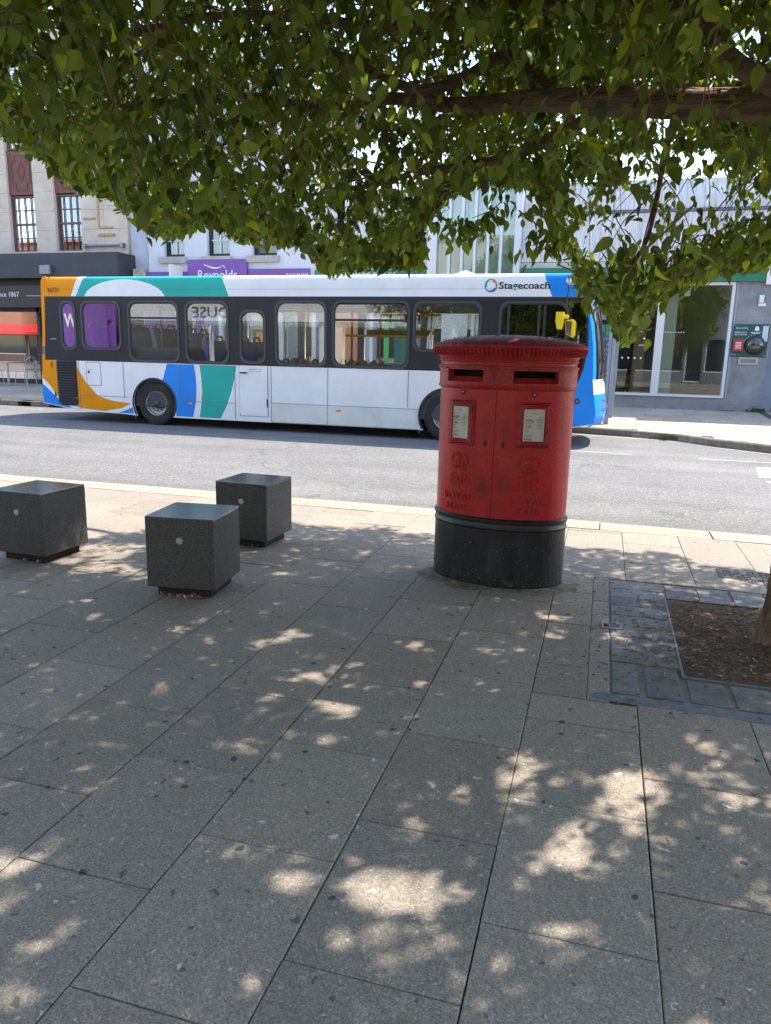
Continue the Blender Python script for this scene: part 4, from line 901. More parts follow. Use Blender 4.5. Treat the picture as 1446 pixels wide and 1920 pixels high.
def lines(mb, pts, w_, y0, y1):
    for (x0, z0), (x1, z1) in pts:
        d = Vector((x1-x0, z1-z0)).normalized(); n = Vector((-d.y, d.x))*w_/2
        mb.prism([(x0-n.x, y0, z0-n.y), (x1-n.x, y0, z1-n.y), (x1+n.x, y0, z1+n.y), (x0+n.x, y0, z0+n.y)], (0, y1-y0, 0))
def blinds(x0, x1, z0, z1, y, par, step=.06, tilt=.02):
    mb = MB(); z = z0
    while z < z1: mb.prism([(x0, y, z), (x0, y+tilt, z+.03), (x0, y+tilt, z+.034), (x0, y, z+.004)], (x1-x0, 0, 0)); z += step
    mb.box(x0, x1, y+.03, y+.034, z0, z1)
    return mb.build('blind', mBlind, par)
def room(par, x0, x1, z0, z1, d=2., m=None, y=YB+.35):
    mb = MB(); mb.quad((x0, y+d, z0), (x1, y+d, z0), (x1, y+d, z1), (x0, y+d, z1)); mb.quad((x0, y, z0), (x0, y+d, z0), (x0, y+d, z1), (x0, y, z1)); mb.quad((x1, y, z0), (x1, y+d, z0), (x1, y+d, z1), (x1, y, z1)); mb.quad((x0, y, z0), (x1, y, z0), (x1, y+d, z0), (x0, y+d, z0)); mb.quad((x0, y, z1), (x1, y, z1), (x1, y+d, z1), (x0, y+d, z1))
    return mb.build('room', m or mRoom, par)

# --- stone building on the left
sb = thing('stone_building', 'cream stone building with brown window bays above a charcoal cafe front', 'building', (-17.5, YB, Z0b))
win1 = [(-17.99, -17.04, 4.30, 5.93), (-16.31, -15.40, 4.30, 5.90)]
wL, wR_ = -24, -13.82
holes = [rect(x0, x1, 4.30, 9.6) for x0, x1 in ((-17.99, -17.04), (-16.33, -15.40), (-19.7, -18.75), (-21.4, -20.45))]
plate('wall', [rect(wL, wR_, 3.5, 10.6)]+holes, .32, FR(YB+.32), mStone, sb)
jt = MB()
for z in [4.9+.55*i for i in range(9)]:
    for a, b in ((-15.4, -13.84), (-17.04, -16.33), (-18.75, -17.99), (-20.45, -19.7)): jt.box(a, b, YB-.003, YB+.01, z, z+.012)
for z in [4.35+.55*i for i in range(9)]: jt.box(-14.62, -14.61, YB-.003, YB+.01, z, z+.55)
jt.build('masonry_joints', mat('stone joint', (.36, .29, .23), .9), sb)
re_ = MB(); lines(re_, [((-14.78, 6.0), (-14.78, 4.95)), ((-14.78, 4.95), (-14.3, 4.93)), ((-15.3, 5.2), (-14.9, 5.2))], .05, YB-.03, YB+.01); re_.box(-14.8, -14.25, YB-.05, YB+.01, 4.70, 4.76)
re_.build('old_bracket', mat('stained stone', (.42, .30, .15), .9, var=.3, vs=12), sb)
for x0, x1 in ((-17.99, -17.04), (-16.33, -15.40), (-19.7, -18.75), (-21.4, -20.45)):
    for zb, zt in ((4.30, 5.93), (7.25, 9.6)):
        wn = plate('window', [rect(x0, x1, zb, zt), rect(x0+.05, x1-.05, zb+.05, zt-.05)], .08, FR(YB+.2), mBrnD, sb)
        gb = MB(); n_ = 4
        for i in range(1, n_): xx = x0+(x1-x0)*i/n_; gb.box(xx-.010, xx+.010, YB+.13, YB+.16, zb+.05, zt-.05)
        for q in (.25, .5, .75): zz = zb+(zt-zb)*q; hh = .028 if q == .5 else .010; gb.box(x0+.05, x1-.05, YB+.128, YB+.162, zz-hh, zz+hh)
        gb.build('glazing_bars', mBrnD, wn)
        plate('pane', [rect(x0+.05, x1-.05, zb+.05, zt-.05)], .006, FR(YB+.18), glF, wn)
        blinds(x0+.05, x1-.05, zb+(.65 if zb < 5 else .4), zt-.05, YB+.24, wn)
    sp = MB().box(x0, x1, YB+.08, YB+.3, 5.96, 7.22).build('spandrel_panel', mBrn, sb)
    l2 = MB(); cx, hw = (x0+x1)/2, .32
    lines(l2, [((cx-.1, 6.9), (cx+.02, 6.62)), ((cx+.16, 6.75), (cx+.14, 6.6)), ((cx-.12, 6.62), (cx+.0, 6.35)), ((cx+.02, 6.35), (cx+.16, 6.62))][2:], .02, YB+.065, YB+.09)
    lines(l2, [((cx-.12, 6.62), (cx+.02, 6.9)), ((cx+.02, 6.9), (cx+.16, 6.62)), ((cx-hw, 6.9), (cx-hw, 6.3)), ((cx+hw, 6.9), (cx+hw, 6.3)), ((cx-.2, 7.08), (cx+.2, 7.08)), ((cx-.2, 6.1), (cx+.2, 6.1)), ((cx-hw, 6.9), (cx-.2, 6.9)), ((cx-.2, 6.9), (cx-.2, 7.08)), ((cx+hw, 6.9), (cx+.2, 6.9)), ((cx+.2, 6.9), (cx+.2, 7.08)), ((cx-hw, 6.3), (cx-.2, 6.3)), ((cx-.2, 6.3), (cx-.2, 6.1)), ((cx+hw, 6.3), (cx+.2, 6.3)), ((cx+.2, 6.3), (cx+.2, 6.1))], .018, YB+.065, YB+.09)
    l2.build('moulding', mat('brown moulding', (.13, .045, .035), .5), sp)
    MB().box(x0-.08, x1+.08, YB-.05, YB+.1, 4.24, 4.29).build('sill', mStone, sb)
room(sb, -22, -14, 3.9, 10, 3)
MB().box(-24, -13.9, YB+.33, YB+8, 10.3, 10.5).build('roof', mTile, sb)
fl = MB()
for i in range(70): x = -15.75+rnd.gauss(0, .1); z = 4.75+rnd.gauss(0, .12); fl.box(x, x+.03, YB+.4, YB+.42, z, z+.03)
fl.box(-15.75, -15.65, YB+.38, YB+.46, 4.36, 4.6); fl.build('flower_vase', mat('pink flowers', (.6, .4, .45), .8), sb)
bk = MB(); bk.prism([(-17.75, YB+.4, 4.37), (-17.35, YB+.4, 4.37), (-17.3, YB+.4, 4.55), (-17.8, YB+.4, 4.55)], (0, .2, 0)); bk.build('basket', mat('wicker', (.35, .2, .1), .8), sb)
MB().tube([(-15.3, YB-.1, 4.42), (-13.9, YB-.1, 4.42)], .035, 8).build('flagpole_rail', mSt, sb)
cl = MB()
for x in (-15.25, -13.95): cl.box(x-.05, x+.05, YB-.16, YB+.01, 4.36, 4.48)
cl.build('rail_clamp', mSt, sb)
MB().box(-24, -13.68, YB-.75, YB+.3, 3.44, 4.16).build('box_fascia', mDark, sb, bevel=.05)
MB().box(-24, -13.8, YB-.3, YB+.3, 3.28, 3.43).build('canopy_rail', mBlkF, sb)
sgn = MB().box(-24, -13.9, YB-.45, YB+.2, 2.62, 3.26).build('signboard', mat('black signboard', (.02, .02, .022), .35), sb)
text('lettering', 'es since 1867', -18.02, 2.93, .15, FR(YB-.455), mLetW, sgn, 1.12, .008, 'CENTER')
text('lettering', 'Fine teas and cak', -20.3, 2.93, .15, FR(YB-.455), mLetW, sgn, 2.4, .008, 'CENTER') if False else None
MB().box(-17.18, -16.6, YB-.46, YB-.44, 2.95, 2.96).build('sign_line', mLetW, sgn)
br = MB(); br.box(-16.3, -15.95, YB-.86, YB-.755, 3.55, 3.80); br.build('floodlight', mSt, sb)
ca = MB()
for x in (-24, -20.6, -17.25, -15.6, -13.95): ca.box(x, x+.1, YB-.02, YB+.1, Z0b, 2.62)
ca.box(-24, -13.9, YB-.02, YB+.1, Z0b, .42); ca.box(-24, -13.9, YB-.02, YB+.1, 2.50, 2.62); ca.build('shopfront_frame', mBlkF, sb)
plate('shop_glass', [rect(-24, -13.9, .4, 2.52)], .01, FR(YB+.05), glassm('cafe glass', (.5, .52, .52), .07), sb)
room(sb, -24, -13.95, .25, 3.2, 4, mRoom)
mRedP = mat('red panel', (.55, .03, .03), .5)
refl1 = plate('window_panel', [rect(-19.2, -18.68, 1.15, 1.95)], .01, FR(YB+.12), mRedP, sb)  # solid red panel stands in for a red reflection in the cafe glass
text('lettering', 'ice', -18.93, 1.3, .12, FR(YB+.105), mLetW, refl1, .3, .002, 'CENTER')
mAlT = mat('brushed table metal', (.40, .41, .42), .35, .6, var=.1, vs=20)
def bistro_table(x, y, lab, z=Z0b-.02):
    t = thing('bistro_table', lab, 'table', (x, y, z))
    MB().box(x-.34, x+.34, y-.34, y+.34, z+.70, z+.73).build('tabletop', mAlT, t, bevel=.01)
    MB().tube([(x, y, z+.02), (x, y, z+.70)], .03, 8).build('column', mAlT, t)
    f = MB()
    for a in (45, 135, 225, 315): f.tube([(x, y, z+.06), (x+.3*math.cos(R(a)), y+.3*math.sin(R(a)), z+.012)], .015, 6)
    f.build('foot', mAlT, t); return t
def bistro_chair(x, y, rz, lab, z=Z0b-.02):
    t = thing('bistro_chair', lab, 'chair', (x, y, z), rz, 'metal chairs outside the cafe', local=True)
    MB().box(-.2, .2, -.2, .2, .44, .465).build('seat', mAlT, t, bevel=.01)
    b = MB(); b.tube([(-.2, .2, .46), (-.21, .25, .8), (-.12, .27, .87), (.12, .27, .87), (.21, .25, .8), (.2, .2, .46)], .014, 6)
    b.tube([(-.2, .24, .68), (.2, .24, .68)], .03, 4); b.build('backrest', mAlT, t)
    for sx_ in (-1, 1):
        for sy in (-1, 1): MB().tube([(sx_*.18, sy*.18, .44), (sx_*.21, sy*.23, 0)], .012, 6).build('leg', mAlT, t)
    return t
bistro_table(-17.7, 19.1, 'small square metal cafe table outside the dark cafe window')
bistro_chair(-18.3, 19.1, R(90), 'metal cafe chair left of the small table outside the cafe')
bistro_chair(-17.1, 19.15, R(-90), 'metal cafe chair right of the small table, next to the bus tail')

# --- pale blue building with the purple signs
fbld = thing('rendered_building', 'pale blue rendered building with black blinded windows above purple signs', 'building', (-10.8, YB, Z0b))
plate('wall', [rect(-13.15, -7.9, 3.1, 9.5)]+[rect(x0, x1, zb, zt) for x0, x1 in ((-12.62, -11.95), (-11.22, -10.50), (-9.80, -9.05)) for zb, zt in ((4.08, 5.9), (6.9, 8.6))], .3, FR(YB+.3), mRend, fbld)
MB().box(-13.81, -13.15, YB+.12, YB+.4, 3.1, 9.5).build('side_wall', mRend2, fbld)
MB().tube([(-13.22, YB+.08, 3.2), (-13.22, YB+.08, 9.4)], .035, 8).build('downpipe', mRend2, fbld)
for x0, x1 in ((-12.62, -11.95), (-11.22, -10.50), (-9.80, -9.05)):
    for zb, zt in ((4.08, 5.9), (6.9, 8.6)):
        wn = plate('window', [rect(x0, x1, zb, zt), rect(x0+.07, x1-.05, zb+.09, zt-.06)], .07, FR(YB+.2), mBlkF, fbld)
        gb = MB(); gb.box((x0+x1)/2-.012, (x0+x1)/2+.012, YB+.14, YB+.17, zb+.06, zt-.05)
        for q in (.25, .5, .75): gb.box(x0+.05, x1-.05, YB+.14, YB+.17, zb+(zt-zb)*q-.012, zb+(zt-zb)*q+.012)
        gb.build('glazing_bars', mWht, wn)
        plate('pane', [rect(x0+.05, x1-.05, zb+.07, zt-.05)], .006, FR(YB+.19), glF, wn)
        blinds(x0+.06, x1-.05, zb+.1, zt-.05, YB+.25, wn, .075, .03)
        MB().box(x0-.15, x1+.08, YB-.1, YB+.12, zb-.18, zb-.003).build('sill', mat('stone sill', (.42, .40, .36), .85, var=.2, vs=12, grime=.4), fbld)
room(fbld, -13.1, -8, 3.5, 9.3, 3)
MB().box(-13.8, -7.95, YB+.31, YB+8, 9.3, 9.45).build('roof', mTile, fbld)
MB().box(-13.62, -13.22, YB-.12, YB+.1, 3.3, 3.75).build('corbel', mat('old corbel', (.45, .40, .33), .9, var=.4, vs=12, bump=.5), fbld)
sf = MB(); sf.box(-13.8, -7.9, YB-.03, YB+.1, Z0b, .6)
for x in (-13.8, -12.3, -10.9, -10.1, -9.0, -8.0): sf.box(x, x+.12, YB-.03, YB+.1, .6, 3.1)
sf.box(-13.8, -7.9, YB-.03, YB+.1, 2.7, 3.1); sf.build('shopfront_frame', mWht, fbld)
plate('shop_glass', [rect(-13.75, -7.95, .6, 2.72)], .01, FR(YB+.06), glS, fbld)
room(fbld, -13.75, -7.95, .3, 3.05, 2.5, mRoomL)
cu_ = MB()
for i in range(90): x = -13.6+i*.062; cu_.box(x, x+.035, YB+.3+.02*(i % 2), YB+.32+.02*(i % 2), .6, 2.6)
cu_.build('net_curtain', mat('net curtain', (.6, .6, .58), .9), fbld)
for x0, x1, z0, z1, m in ((-9.75, -9.35, 1.5, 2.0, mat('orange poster', (.7, .3, .08), .6)), (-8.75, -8.2, 1.1, 2.4, mat('grey poster', (.25, .26, .27), .6)), (-10.7, -10.3, 1.2, 2.1, mRedP)):
    plate('window_panel', [rect(x0, x1, z0, z1)], .006, FR(YB+.04), m, fbld)
t = thing('shop_sign', 'large purple sign reading Reynolds under a white swoosh', 'sign', (-10.9, YB, 3.4))
plate('board', [rr(-11.80, -9.93, 3.14, 3.985, .07)], .10, FR(YB-.02), mPurp, t)
text('lettering', 'Reynolds', -10.87, 3.44, .27, FR(YB-.125), mLetW, t, 1.24, .008, 'CENTER')
sw = [(-11.27+.55*k/12, 3.80+.05*math.sin(k/12*3.6+2.2)) for k in range(13)]
plate('swoosh', [[(x, z+.012) for x, z in sw]+[(x, z-.018*math.sin(3.14*k/12)-.008) for k, (x, z) in list(enumerate(sw))[::-1]]], .008, FR(YB-.125), mLetW, t)
plate('swoosh', [[(-10.72, 3.84), (-10.62, 3.80), (-10.58, 3.72), (-10.64, 3.78)]], .008, FR(YB-.125), mLetW, t)
t = thing('shop_sign', 'short purple strip sign reading Est. 1867', 'sign', (-12.6, YB, 3.3))
MB().box(-13.20, -11.85, YB-.06, YB-.003, 3.1, 3.66).build('board', mPurp, t); text('lettering', 'Est. 1867', -13.12, 3.44, .10, FR(YB-.062), mLetW, t, .46, .006)
t = thing('shop_sign', 'long purple strip sign ending in a phone number', 'sign', (-9, YB, 3.3))
MB().box(-9.92, -8.05, YB-.06, YB-.003, 3.1, 3.72).build('board', mPurp, t); text('lettering', '01243 864745', -8.75, 3.50, .10, FR(YB-.062), mLetW, t, .66, .006)
t = thing('projecting_sign', 'small white projecting sign seen edge-on left of the large purple sign', 'sign', (-12.0, YB-.5, 3.2))
MB().box(-12.02, -11.98, YB-.75, YB-.1, 3.15, 3.8).build('board', mWht, t); MB().box(-12.01, -11.99, YB-.15, YB+.01, 3.6, 3.63).build('bracket', mBlkF, t)

# --- bank
bk = thing('bank_building', 'low bank with streaked grey cladding, green fascia and large white-framed windows', 'building', (-1, YB, Z0b))
plate('base_wall', [rect(-7.9, 3.72, .25, 3.36), rect(.20, 2.82, .60, 3.32), rect(-1.9, -.4, .30, 2.9), rect(-4.6, -2.3, .6, 3.2), rect(-7.5, -5.0, .6, 3.2)], .28, FR(YB+.28), mSlateT, bk)
tl = MB()
for z in (.45, 1.63, 2.48): tl.box(2.9, 3.70, YB-.003, YB+.01, z, z+.008)
tl.box(2.86, 2.90, YB-.012, YB+.01, .58, 3.35); tl.build('cladding_joints', mat('pale joint', (.33, .35, .37), .8), bk)
MB().box(3.72, 3.92, YB+.02, YB+.3, .25, 3.7).build('pier', mat('blue grey pier', (.20, .23, .29), .6, var=.2, vs=3, grime=.5, gc=(.08, .08, .07)), bk)
fa = MB().box(-7.88, -4.66, YB-.12, YB+.0, 3.30, 3.66).build('green_fascia', mGreen, bk)
text('lettering', 'LLOYDS BANK', -6.35, 3.45, .145, FR(YB-.121), mLetW, fa, 1.55, .02, 'CENTER')
MB().box(-2.30, 3.62, YB-.12, YB+.0, 3.33, 3.665).build('green_fascia', mGreen, bk)
MB().box(3.45, 3.98, YB-.16, YB-.123, 3.25, 3.78).build('end_plate', mWht, bk)
tr = MB(); tr.box(-7.88, -4.66, YB-.05, YB+.2, 3.665, 3.84); tr.box(-2.30, 4.0, YB-.05, YB+.2, 3.67, 3.80); tr.build('cornice', mat('cream band', (.5, .48, .42), .7, var=.1, grime=.4), bk)
# cladding panels: lower tier flat, upper tier curving back
pn = []
def tier(x0, x1, curve=True):
    xs_ = [x0]
    while xs_[-1] < x1-.9: xs_.append(xs_[-1]+1.08)
    xs_[-1] = x1
    for a, b in zip(xs_, xs_[1:]):
        MB().box(a+.006, b-.006, YB+.0, YB+.1, 3.82, 4.93).build('cladding_panel', mConc, bk)
        pf = [(YB+.03, 5.02), (YB+.03, 5.3), (YB+.08, 5.52), (YB+.2, 5.68), (YB+.45, 5.76), (YB+.45, 5.02)]
        MB().prism([(a+.006, y, z) for y, z in pf], (b-a-.012, 0, 0)).build('roof_panel', mConc, bk)
tier(-7.88, -4.66); tier(-2.28, 6.)
MB().box(-7.88, 6., YB-.03, YB+.12, 4.94, 5.005).build('ledge', mat('dark ledge', (.13, .13, .14), .8), bk)
MB().box(-7.88, 6., YB+.12, YB+.44, 3.7, 5.7).build('wall_core', mConc, bk)
MB().box(-7.88, 6., YB+.45, YB+9, 5.6, 5.7).build('roof', mTile, bk)
# projecting glazed bay
by = YB-.35
bay = MB(); bay.box(-4.66, -4.42, by, YB+.1, 3.3, 5.78); bay.box(-2.44, -2.28, by, YB+.1, 3.3, 5.78); bay.box(-4.42, -2.44, by, YB+.1, 5.6, 5.78)
bf_ = bay.build('bay_frame', mAlu, bk)
for i in range(1, 6):
    x = -4.42+1.98*i/6; MB().box(x-.035, x+.035, by-.03, by+.1, 2.9, 5.6).build('mullion', mAlu, bf_)
plate('pane', [rect(-4.42, -2.44, 2.9, 5.6)], .01, FR(by+.07), glassm('bay glass', (.85, .92, .88), .08), bf_)
cu_ = MB()
for i, (x0, x1, z0) in enumerate(((-4.4, -4.15, 3.3), (-4.05, -3.7, 4.6), (-3.66, -3.1, 4.2), (-3.0, -2.6, 4.0), (-4.3, -3.9, 3.0), (-3.5, -3.2, 3.0))): cu_.box(x0, x1, by+.25+.01*i, by+.26+.01*i, z0, 5.5)
cu_.build('blind', mat('cream blind', (.52, .52, .44), .8), bf_)
MB().box(-4.42, -2.44, YB+.02, YB+.05, 2.9, 5.6).build('bay_back', mat('bay interior', (.42, .48, .45), .8), bf_)
# main window by the pier
wf = MB(); wf.box(.16, 2.82, YB-.05, YB+.12, .58, .64); wf.box(.16, 2.82, YB-.05, YB+.12, 3.25, 3.32); wf.box(2.76, 2.825, YB-.049, YB+.12, .64, 3.25); wf.box(1.12, 1.30, YB-.05, YB+.12, .64, 3.25); wf.box(.16, .22, YB-.049, YB+.12, .64, 3.25)
wn = wf.build('window', mat('white frame', (.66, .66, .66), .45), bk)
plate('pane', [rect(.22, 2.76, .64, 3.25)], .01, FR(YB+.04), glassm('bank glass', (.86, .9, .88), .05), wn)
do = MB()
for z, xs_ in ((1.98, (.42, .57, .72, .87)), (1.50, (.38, .53, .68, .83))):
    for x in xs_: do.lathe([(.0, -.004), (.024, -.004), (.024, 0)], (x, YB+.028, z), n=14)
do.build('manifestation_dots', mLetW, wn)
do = MB(); do.lathe([(0, -.004), (.01, -.004)], (1.3, YB+.028, 2.14), n=8)
for i in range(0): do.lathe([(.0, -.004), (.010, -.004)], (1.34+i*.055, YB+.028, 2.14), n=8)
for x0, n_ in ((1.34, 8), (.30, 9)):
    do = MB()
    for i in range(n_): do.box(x0+i*.06, x0+.022+i*.06, YB+.026, YB+.0285, 2.13, 2.15)
    do.box(x0, x0+.06*n_, YB+.0275, YB+.0285, 2.139, 2.141); do.build('dotted_line', mLetW, wn)
for z, x in ((1.83, .48), (1.81, .83)): MB().box(x-.08, x+.08, YB+.027, YB+.029, z, z+.014).build('opening_hours', mLetW, wn)
room(bk, -.3, 2.84, .3, 3.3, 3.2, mat('bank room', (.34, .32, .29), .9))
MB().box(.3, 2.8, YB+.4, YB+3.5, .31, .33).build('floor', mat('wood floor', (.30, .20, .12), .5, var=.2, vs=4), bk)
MB().box(.66, .94, YB+.8, YB+.9, .33, 3.0).build('oak_post', mWood, bk); MB().box(.6, 1.1, YB+.7, YB+1, 2.5, 2.75).build('oak_post', mWood, bk)
MB().box(1.32, 1.62, YB+.5, YB+.9, .33, 3.1).build('column', mat('cream column', (.50, .48, .40), .7), bk)
MB().box(1.75, 1.9, YB+2, YB+2.1, 1.5, 2.6).build('oak_post', mWood, bk)
MB().box(-.2, 1.0, YB+3.0, YB+3.1, .35, 2.4).build('back_panel', mat('dark panel', (.03, .03, .035), .6), bk)
gp = plate('window_panel', [rect(-.35, .30, .9, 2.45)], .01, FR(YB+.36), mat('mint card', (.12, .62, .32), .5), bk)
MB().box(1.72, 1.86, YB+.3, YB+.4, 3.02, 3.2).build('ceiling_sensor', mWht, bk)
# entrance and windows hidden behind the bus but seen through it
ef = MB()
for x0, x1, z0, z1 in ((-1.9, -.4, .3, 2.9), (-4.6, -2.3, .6, 3.2), (-7.5, -5.0, .6, 3.2)):
    ef.box(x0, x0+.08, YB-.04, YB+.1, z0, z1); ef.box(x1-.08, x1, YB-.04, YB+.1, z0, z1); ef.box(x0+.08, x1-.08, YB-.04, YB+.1, z1-.08, z1); ef.box((x0+x1)/2-.04, (x0+x1)/2+.04, YB-.04, YB+.1, z0, z1-.08)
ef.build('window_frame', mWht, bk)
for x0, x1, z0, z1 in ((-1.82, -.48, .3, 2.82), (-4.52, -2.38, .6, 3.12), (-7.42, -5.08, .6, 3.12)): plate('pane', [rect(x0, x1, z0, z1)], .01, FR(YB+.05), glS, bk)
room(bk, -7.6, -.45, .3, 3.25, 2.0, mRoomL)
for x0, x1, z0, z1, m in ((-7.3, -6.5, .9, 2.7, mat('peach poster', (.75, .32, .15), .6)), (-6.4, -6.1, .9, 2.6, mat('lilac poster', (.4, .35, .5), .6)), (-5.6, -5.1, 1.0, 2.2, mGreen), (-4.3, -3.6, .9, 2.6, mWht), (-5.9, -5.75, .7, 3.0, mGreen2), (-3.4, -2.6, 1.0, 2.4, mat('pale poster', (.5, .52, .5), .6))):
    plate('window_panel', [rect(x0, x1, z0, z1)], .01, FR(YB+.03), m, bk)
def tub_chair(x, y, rz, lab, m, z=.33, g='lounge chairs inside the bank'):
    t = thing('lounge_chair', lab, 'chair', (x, y, z), rz, g, local=True)
    MB().box(-.27, .27, -.25, .22, .40, .50).build('seat', m, t, bevel=.04)
    mb = MB(); V = []
    for i in range(13):
        a = R(-10+200*i/12); r_ = .30
        for rr_, zz in ((r_, .42), (r_+.04, .86-.18*abs(math.cos(a))), (r_+.0, .86-.18*abs(math.cos(a))), (r_-.05, .44)): V.append((rr_*math.cos(a), rr_*math.sin(a), zz))
    mb.add(V, [(i*4+k, i*4+(k+1) % 4, i*4+4+(k+1) % 4, i*4+4+k) for i in range(12) for k in range(4)]+[(0, 1, 2, 3), (48, 49, 50, 51)]); mb.build('backrest', m, t, smooth=True)
    for sx_ in (-1, 1):
        for sy in (-1, 1): MB().tube([(sx_*.18, sy*.16, .41), (sx_*.25, sy*.22, 0)], .010, 6).build('leg', mSt, t)
    return t
mOl = mat('olive fabric', (.20, .24, .06), .9, var=.1, vs=20); mCh = mat('charcoal fabric', (.03, .03, .035), .9)
tub_chair(.28, YB+.75, R(60), 'olive green lounge chair behind the left pane, nearest the mint poster', mOl)
tub_chair(.62, YB+1.4, R(-60), 'olive green lounge chair facing left in front of the oak post', mOl)
tub_chair(2.3, YB+.8, R(0), 'charcoal lounge chair behind the widest bank window pane', mCh)
# emergency panel, letterbox, alarm box
ap = thing('defibrillator_panel', 'dark green emergency aid board with a round domed case beside the bank window', 'emergency panel', (3.26, YB, 1.6))
mTl = mat('dark teal board', (.004, .085, .075), .35)
plate('board', [[(2.87, 1.58), (3.66, 1.575), (3.68, 2.35), (2.87, 2.35)]], .02, FR(YB-.002), mTl, ap)
fA = FR(YB-.0225)
text('lettering', 'LLOYDS', 3.00, 2.235, .042, fA, mLetW, ap, .20, .002); text('lettering', 'EMERGENCY', 2.92, 2.14, .036, fA, mLetW, ap, .27, .002); text('lettering', 'AID STATION', 2.92, 2.09, .036, fA, mLetW, ap, .27, .002)
plate('logo', [rect(2.94, 2.985, 2.23, 2.28)], .002, fA, mGreen2, ap)
plate('emblem', [[(3.35, 2.20), (3.45, 2.20), (3.44, 2.28), (3.40, 2.31), (3.36, 2.28)]], .002, fA, mLetW, ap)
for i in range(2): plate('caption', [rect(3.28, 3.50-.03*i, 2.155-.02*i, 2.165-.02*i)], .002, fA, mLetW, ap)
MB().box(3.53, 3.65, YB-.026, YB-.022, 1.95, 2.31).build('instruction_strip', mat('pale strip', (.55, .6, .68), .5), ap)
rb = MB().box(2.91, 3.13, YB-.10, YB-.0225, 1.71, 2.0).build('bleed_kit_box', mRedP, ap, bevel=.012)
for i in range(5): MB().box(2.95+.01*(i % 2), 3.09-.01*(i % 2), YB-.102, YB-.1, 1.91-i*.033, 1.925-i*.033).build('caption', mLetW, rb)
dm = MB().lathe([(.22, 0), (.225, -.04), (.21, -.07), (.19, -.08)], (3.39, YB-.0225, 1.86), n=40).build('case', mat('case black', (.02, .025, .02), .3), ap, smooth=2)
MB().lathe([(.19, -.08), (.17, -.12), (.12, -.155), (.06, -.17), (0, -.175)], (3.39, YB-.0225, 1.86), n=40).build('dome', mat('smoked dome', (.03, .04, .025), .05, spec=.9, coat=.6), dm, smooth=True)
dd = MB()
for i in range(9): a = R(95+i*9); dd.lathe([(0, -.003), (.008, -.003)], (3.39+.25*math.cos(a), YB-.0225, 1.86+.25*math.sin(a)), n=8)
dd.build('dots', mLetW, ap); plate('logo', [rect(2.91, 3.0, 1.62, 1.64), rect(2.9, 2.9, 1.6, 1.6)][:1], .002, fA, mat('faint logo', (.2, .35, .33), .5), ap)
pl = MB()
for x, z in ((2.90, 2.32), (3.65, 2.32), (2.90, 1.66), (3.62, 1.62)): pl.lathe([(0, -.006), (.01, -.005)], (x, YB-.0225, z), n=8)
pl.build('screws', mLetW, ap)
lb = thing('letterbox', 'small brushed metal letterbox flap below the green emergency board', 'letterbox', (3.3, YB, 1.4))
plate('frame', [rect(3.07, 3.50, 1.40, 1.575), rect(3.12, 3.45, 1.44, 1.53)], .03, FR(YB-.001), mat('pinkish metal', (.45, .40, .37), .4, .5), lb); MB().box(3.125, 3.445, YB-.014, YB-.002, 1.445, 1.525).build('flap', mSt, lb)
al = thing('alarm_box', 'small white alarm fitting on the grey stone above the emergency board', 'alarm', (3.4, YB, 2.8))
MB().box(3.36, 3.46, YB-.10, YB-.001, 2.84, 3.02).build('housing', mWht, al, bevel=.015); MB().box(3.36, 3.52, YB-.07, YB-.001, 2.76, 2.83).build('bracket', mWht, al, bevel=.01)
# neighbour to the right
nb_ = thing('brick_building', 'brown brick shop wall at the right-hand edge beyond the grey pier', 'building', (7, YB, Z0b))
MB().box(3.93, 12, YB+.1, YB+8, .25, 6.6).build('wall', mat('brown brick', (.16, .09, .06), .9, var=.3, vs=9, grime=.4), nb_)
MB().box(3.93, 12, YB-.02, YB+.095, 2.9, 3.4).build('fascia', mDark, nb_)
MB().box(4.4, 8, YB+.05, YB+.095, .8, 2.8).build('shop_window', mat('dark glazing', (.02, .025, .03), .05, spec=.8), nb_)
# dark drainage strip on the far pavement
kind(MB().quad((3.65, 19.9, .284), (3.80, 19.9, .284), (3.75, 16.0, .162), (3.60, 16.0, .162)).build('drain_channel', mat('dark channel', (.06, .055, .06), .8)), label='dark strip across the far paving')

# --- bus shelter end beside the bus front
bs = thing('bus_shelter', 'grey-blue metal bus shelter post with end glass and a blue and green poster', 'bus shelter', (.1, 16.2, .15))
mSh = mat('shelter paint', (.27, .31, .38), .4, .2, var=.06, vs=4, grime=.15)
zb = .155
for y, x in ((16.05, .09), (17.3, .17)):
    MB().box(x-.07, x+.07, y-.06, y+.06, zb+.2, 2.55).build('post', mSh, bs, bevel=.012); MB().box(x-.05, x+.05, y-.045, y+.045, zb-.03, zb+.2).build('post_foot', mSh, bs)
    MB().box(x-.004, x+.004, y-.064, y-.0605, zb+.2, 2.55).build('post_groove', mBlkF, bs)
eg = MB(); eg.box(.125, .135, 16.12, 17.24, .5, 2.4); eg.build('end_glass', glassm('shelter glass', (.8, .88, .86), .1), bs)
er = MB(); er.box(.11, .15, 16.11, 17.24, .44, .49); er.box(.11, .15, 16.11, 17.24, 2.41, 2.47); er.build('end_rail', mSh, bs)
MB().box(-2.6, .26, 15.9, 17.4, 2.56, 2.66).build('roof', mSh, bs, bevel=.03)
for x in (-2.5, -1.2): MB().box(x-.05, x+.05, 17.2, 17.3, zb, 2.55).build('post', mSh, bs)
bg_ = plate('poster_back', [rect(-.52, .08, .95, 2.3)], .06, FR(17.36), mBlkF, bs)
ps = plate('poster', [rect(-.5, .07, 1.05, 2.2)], .01, FR(17.295), mat('poster blue', (.0, .19, .52), .4), bs)
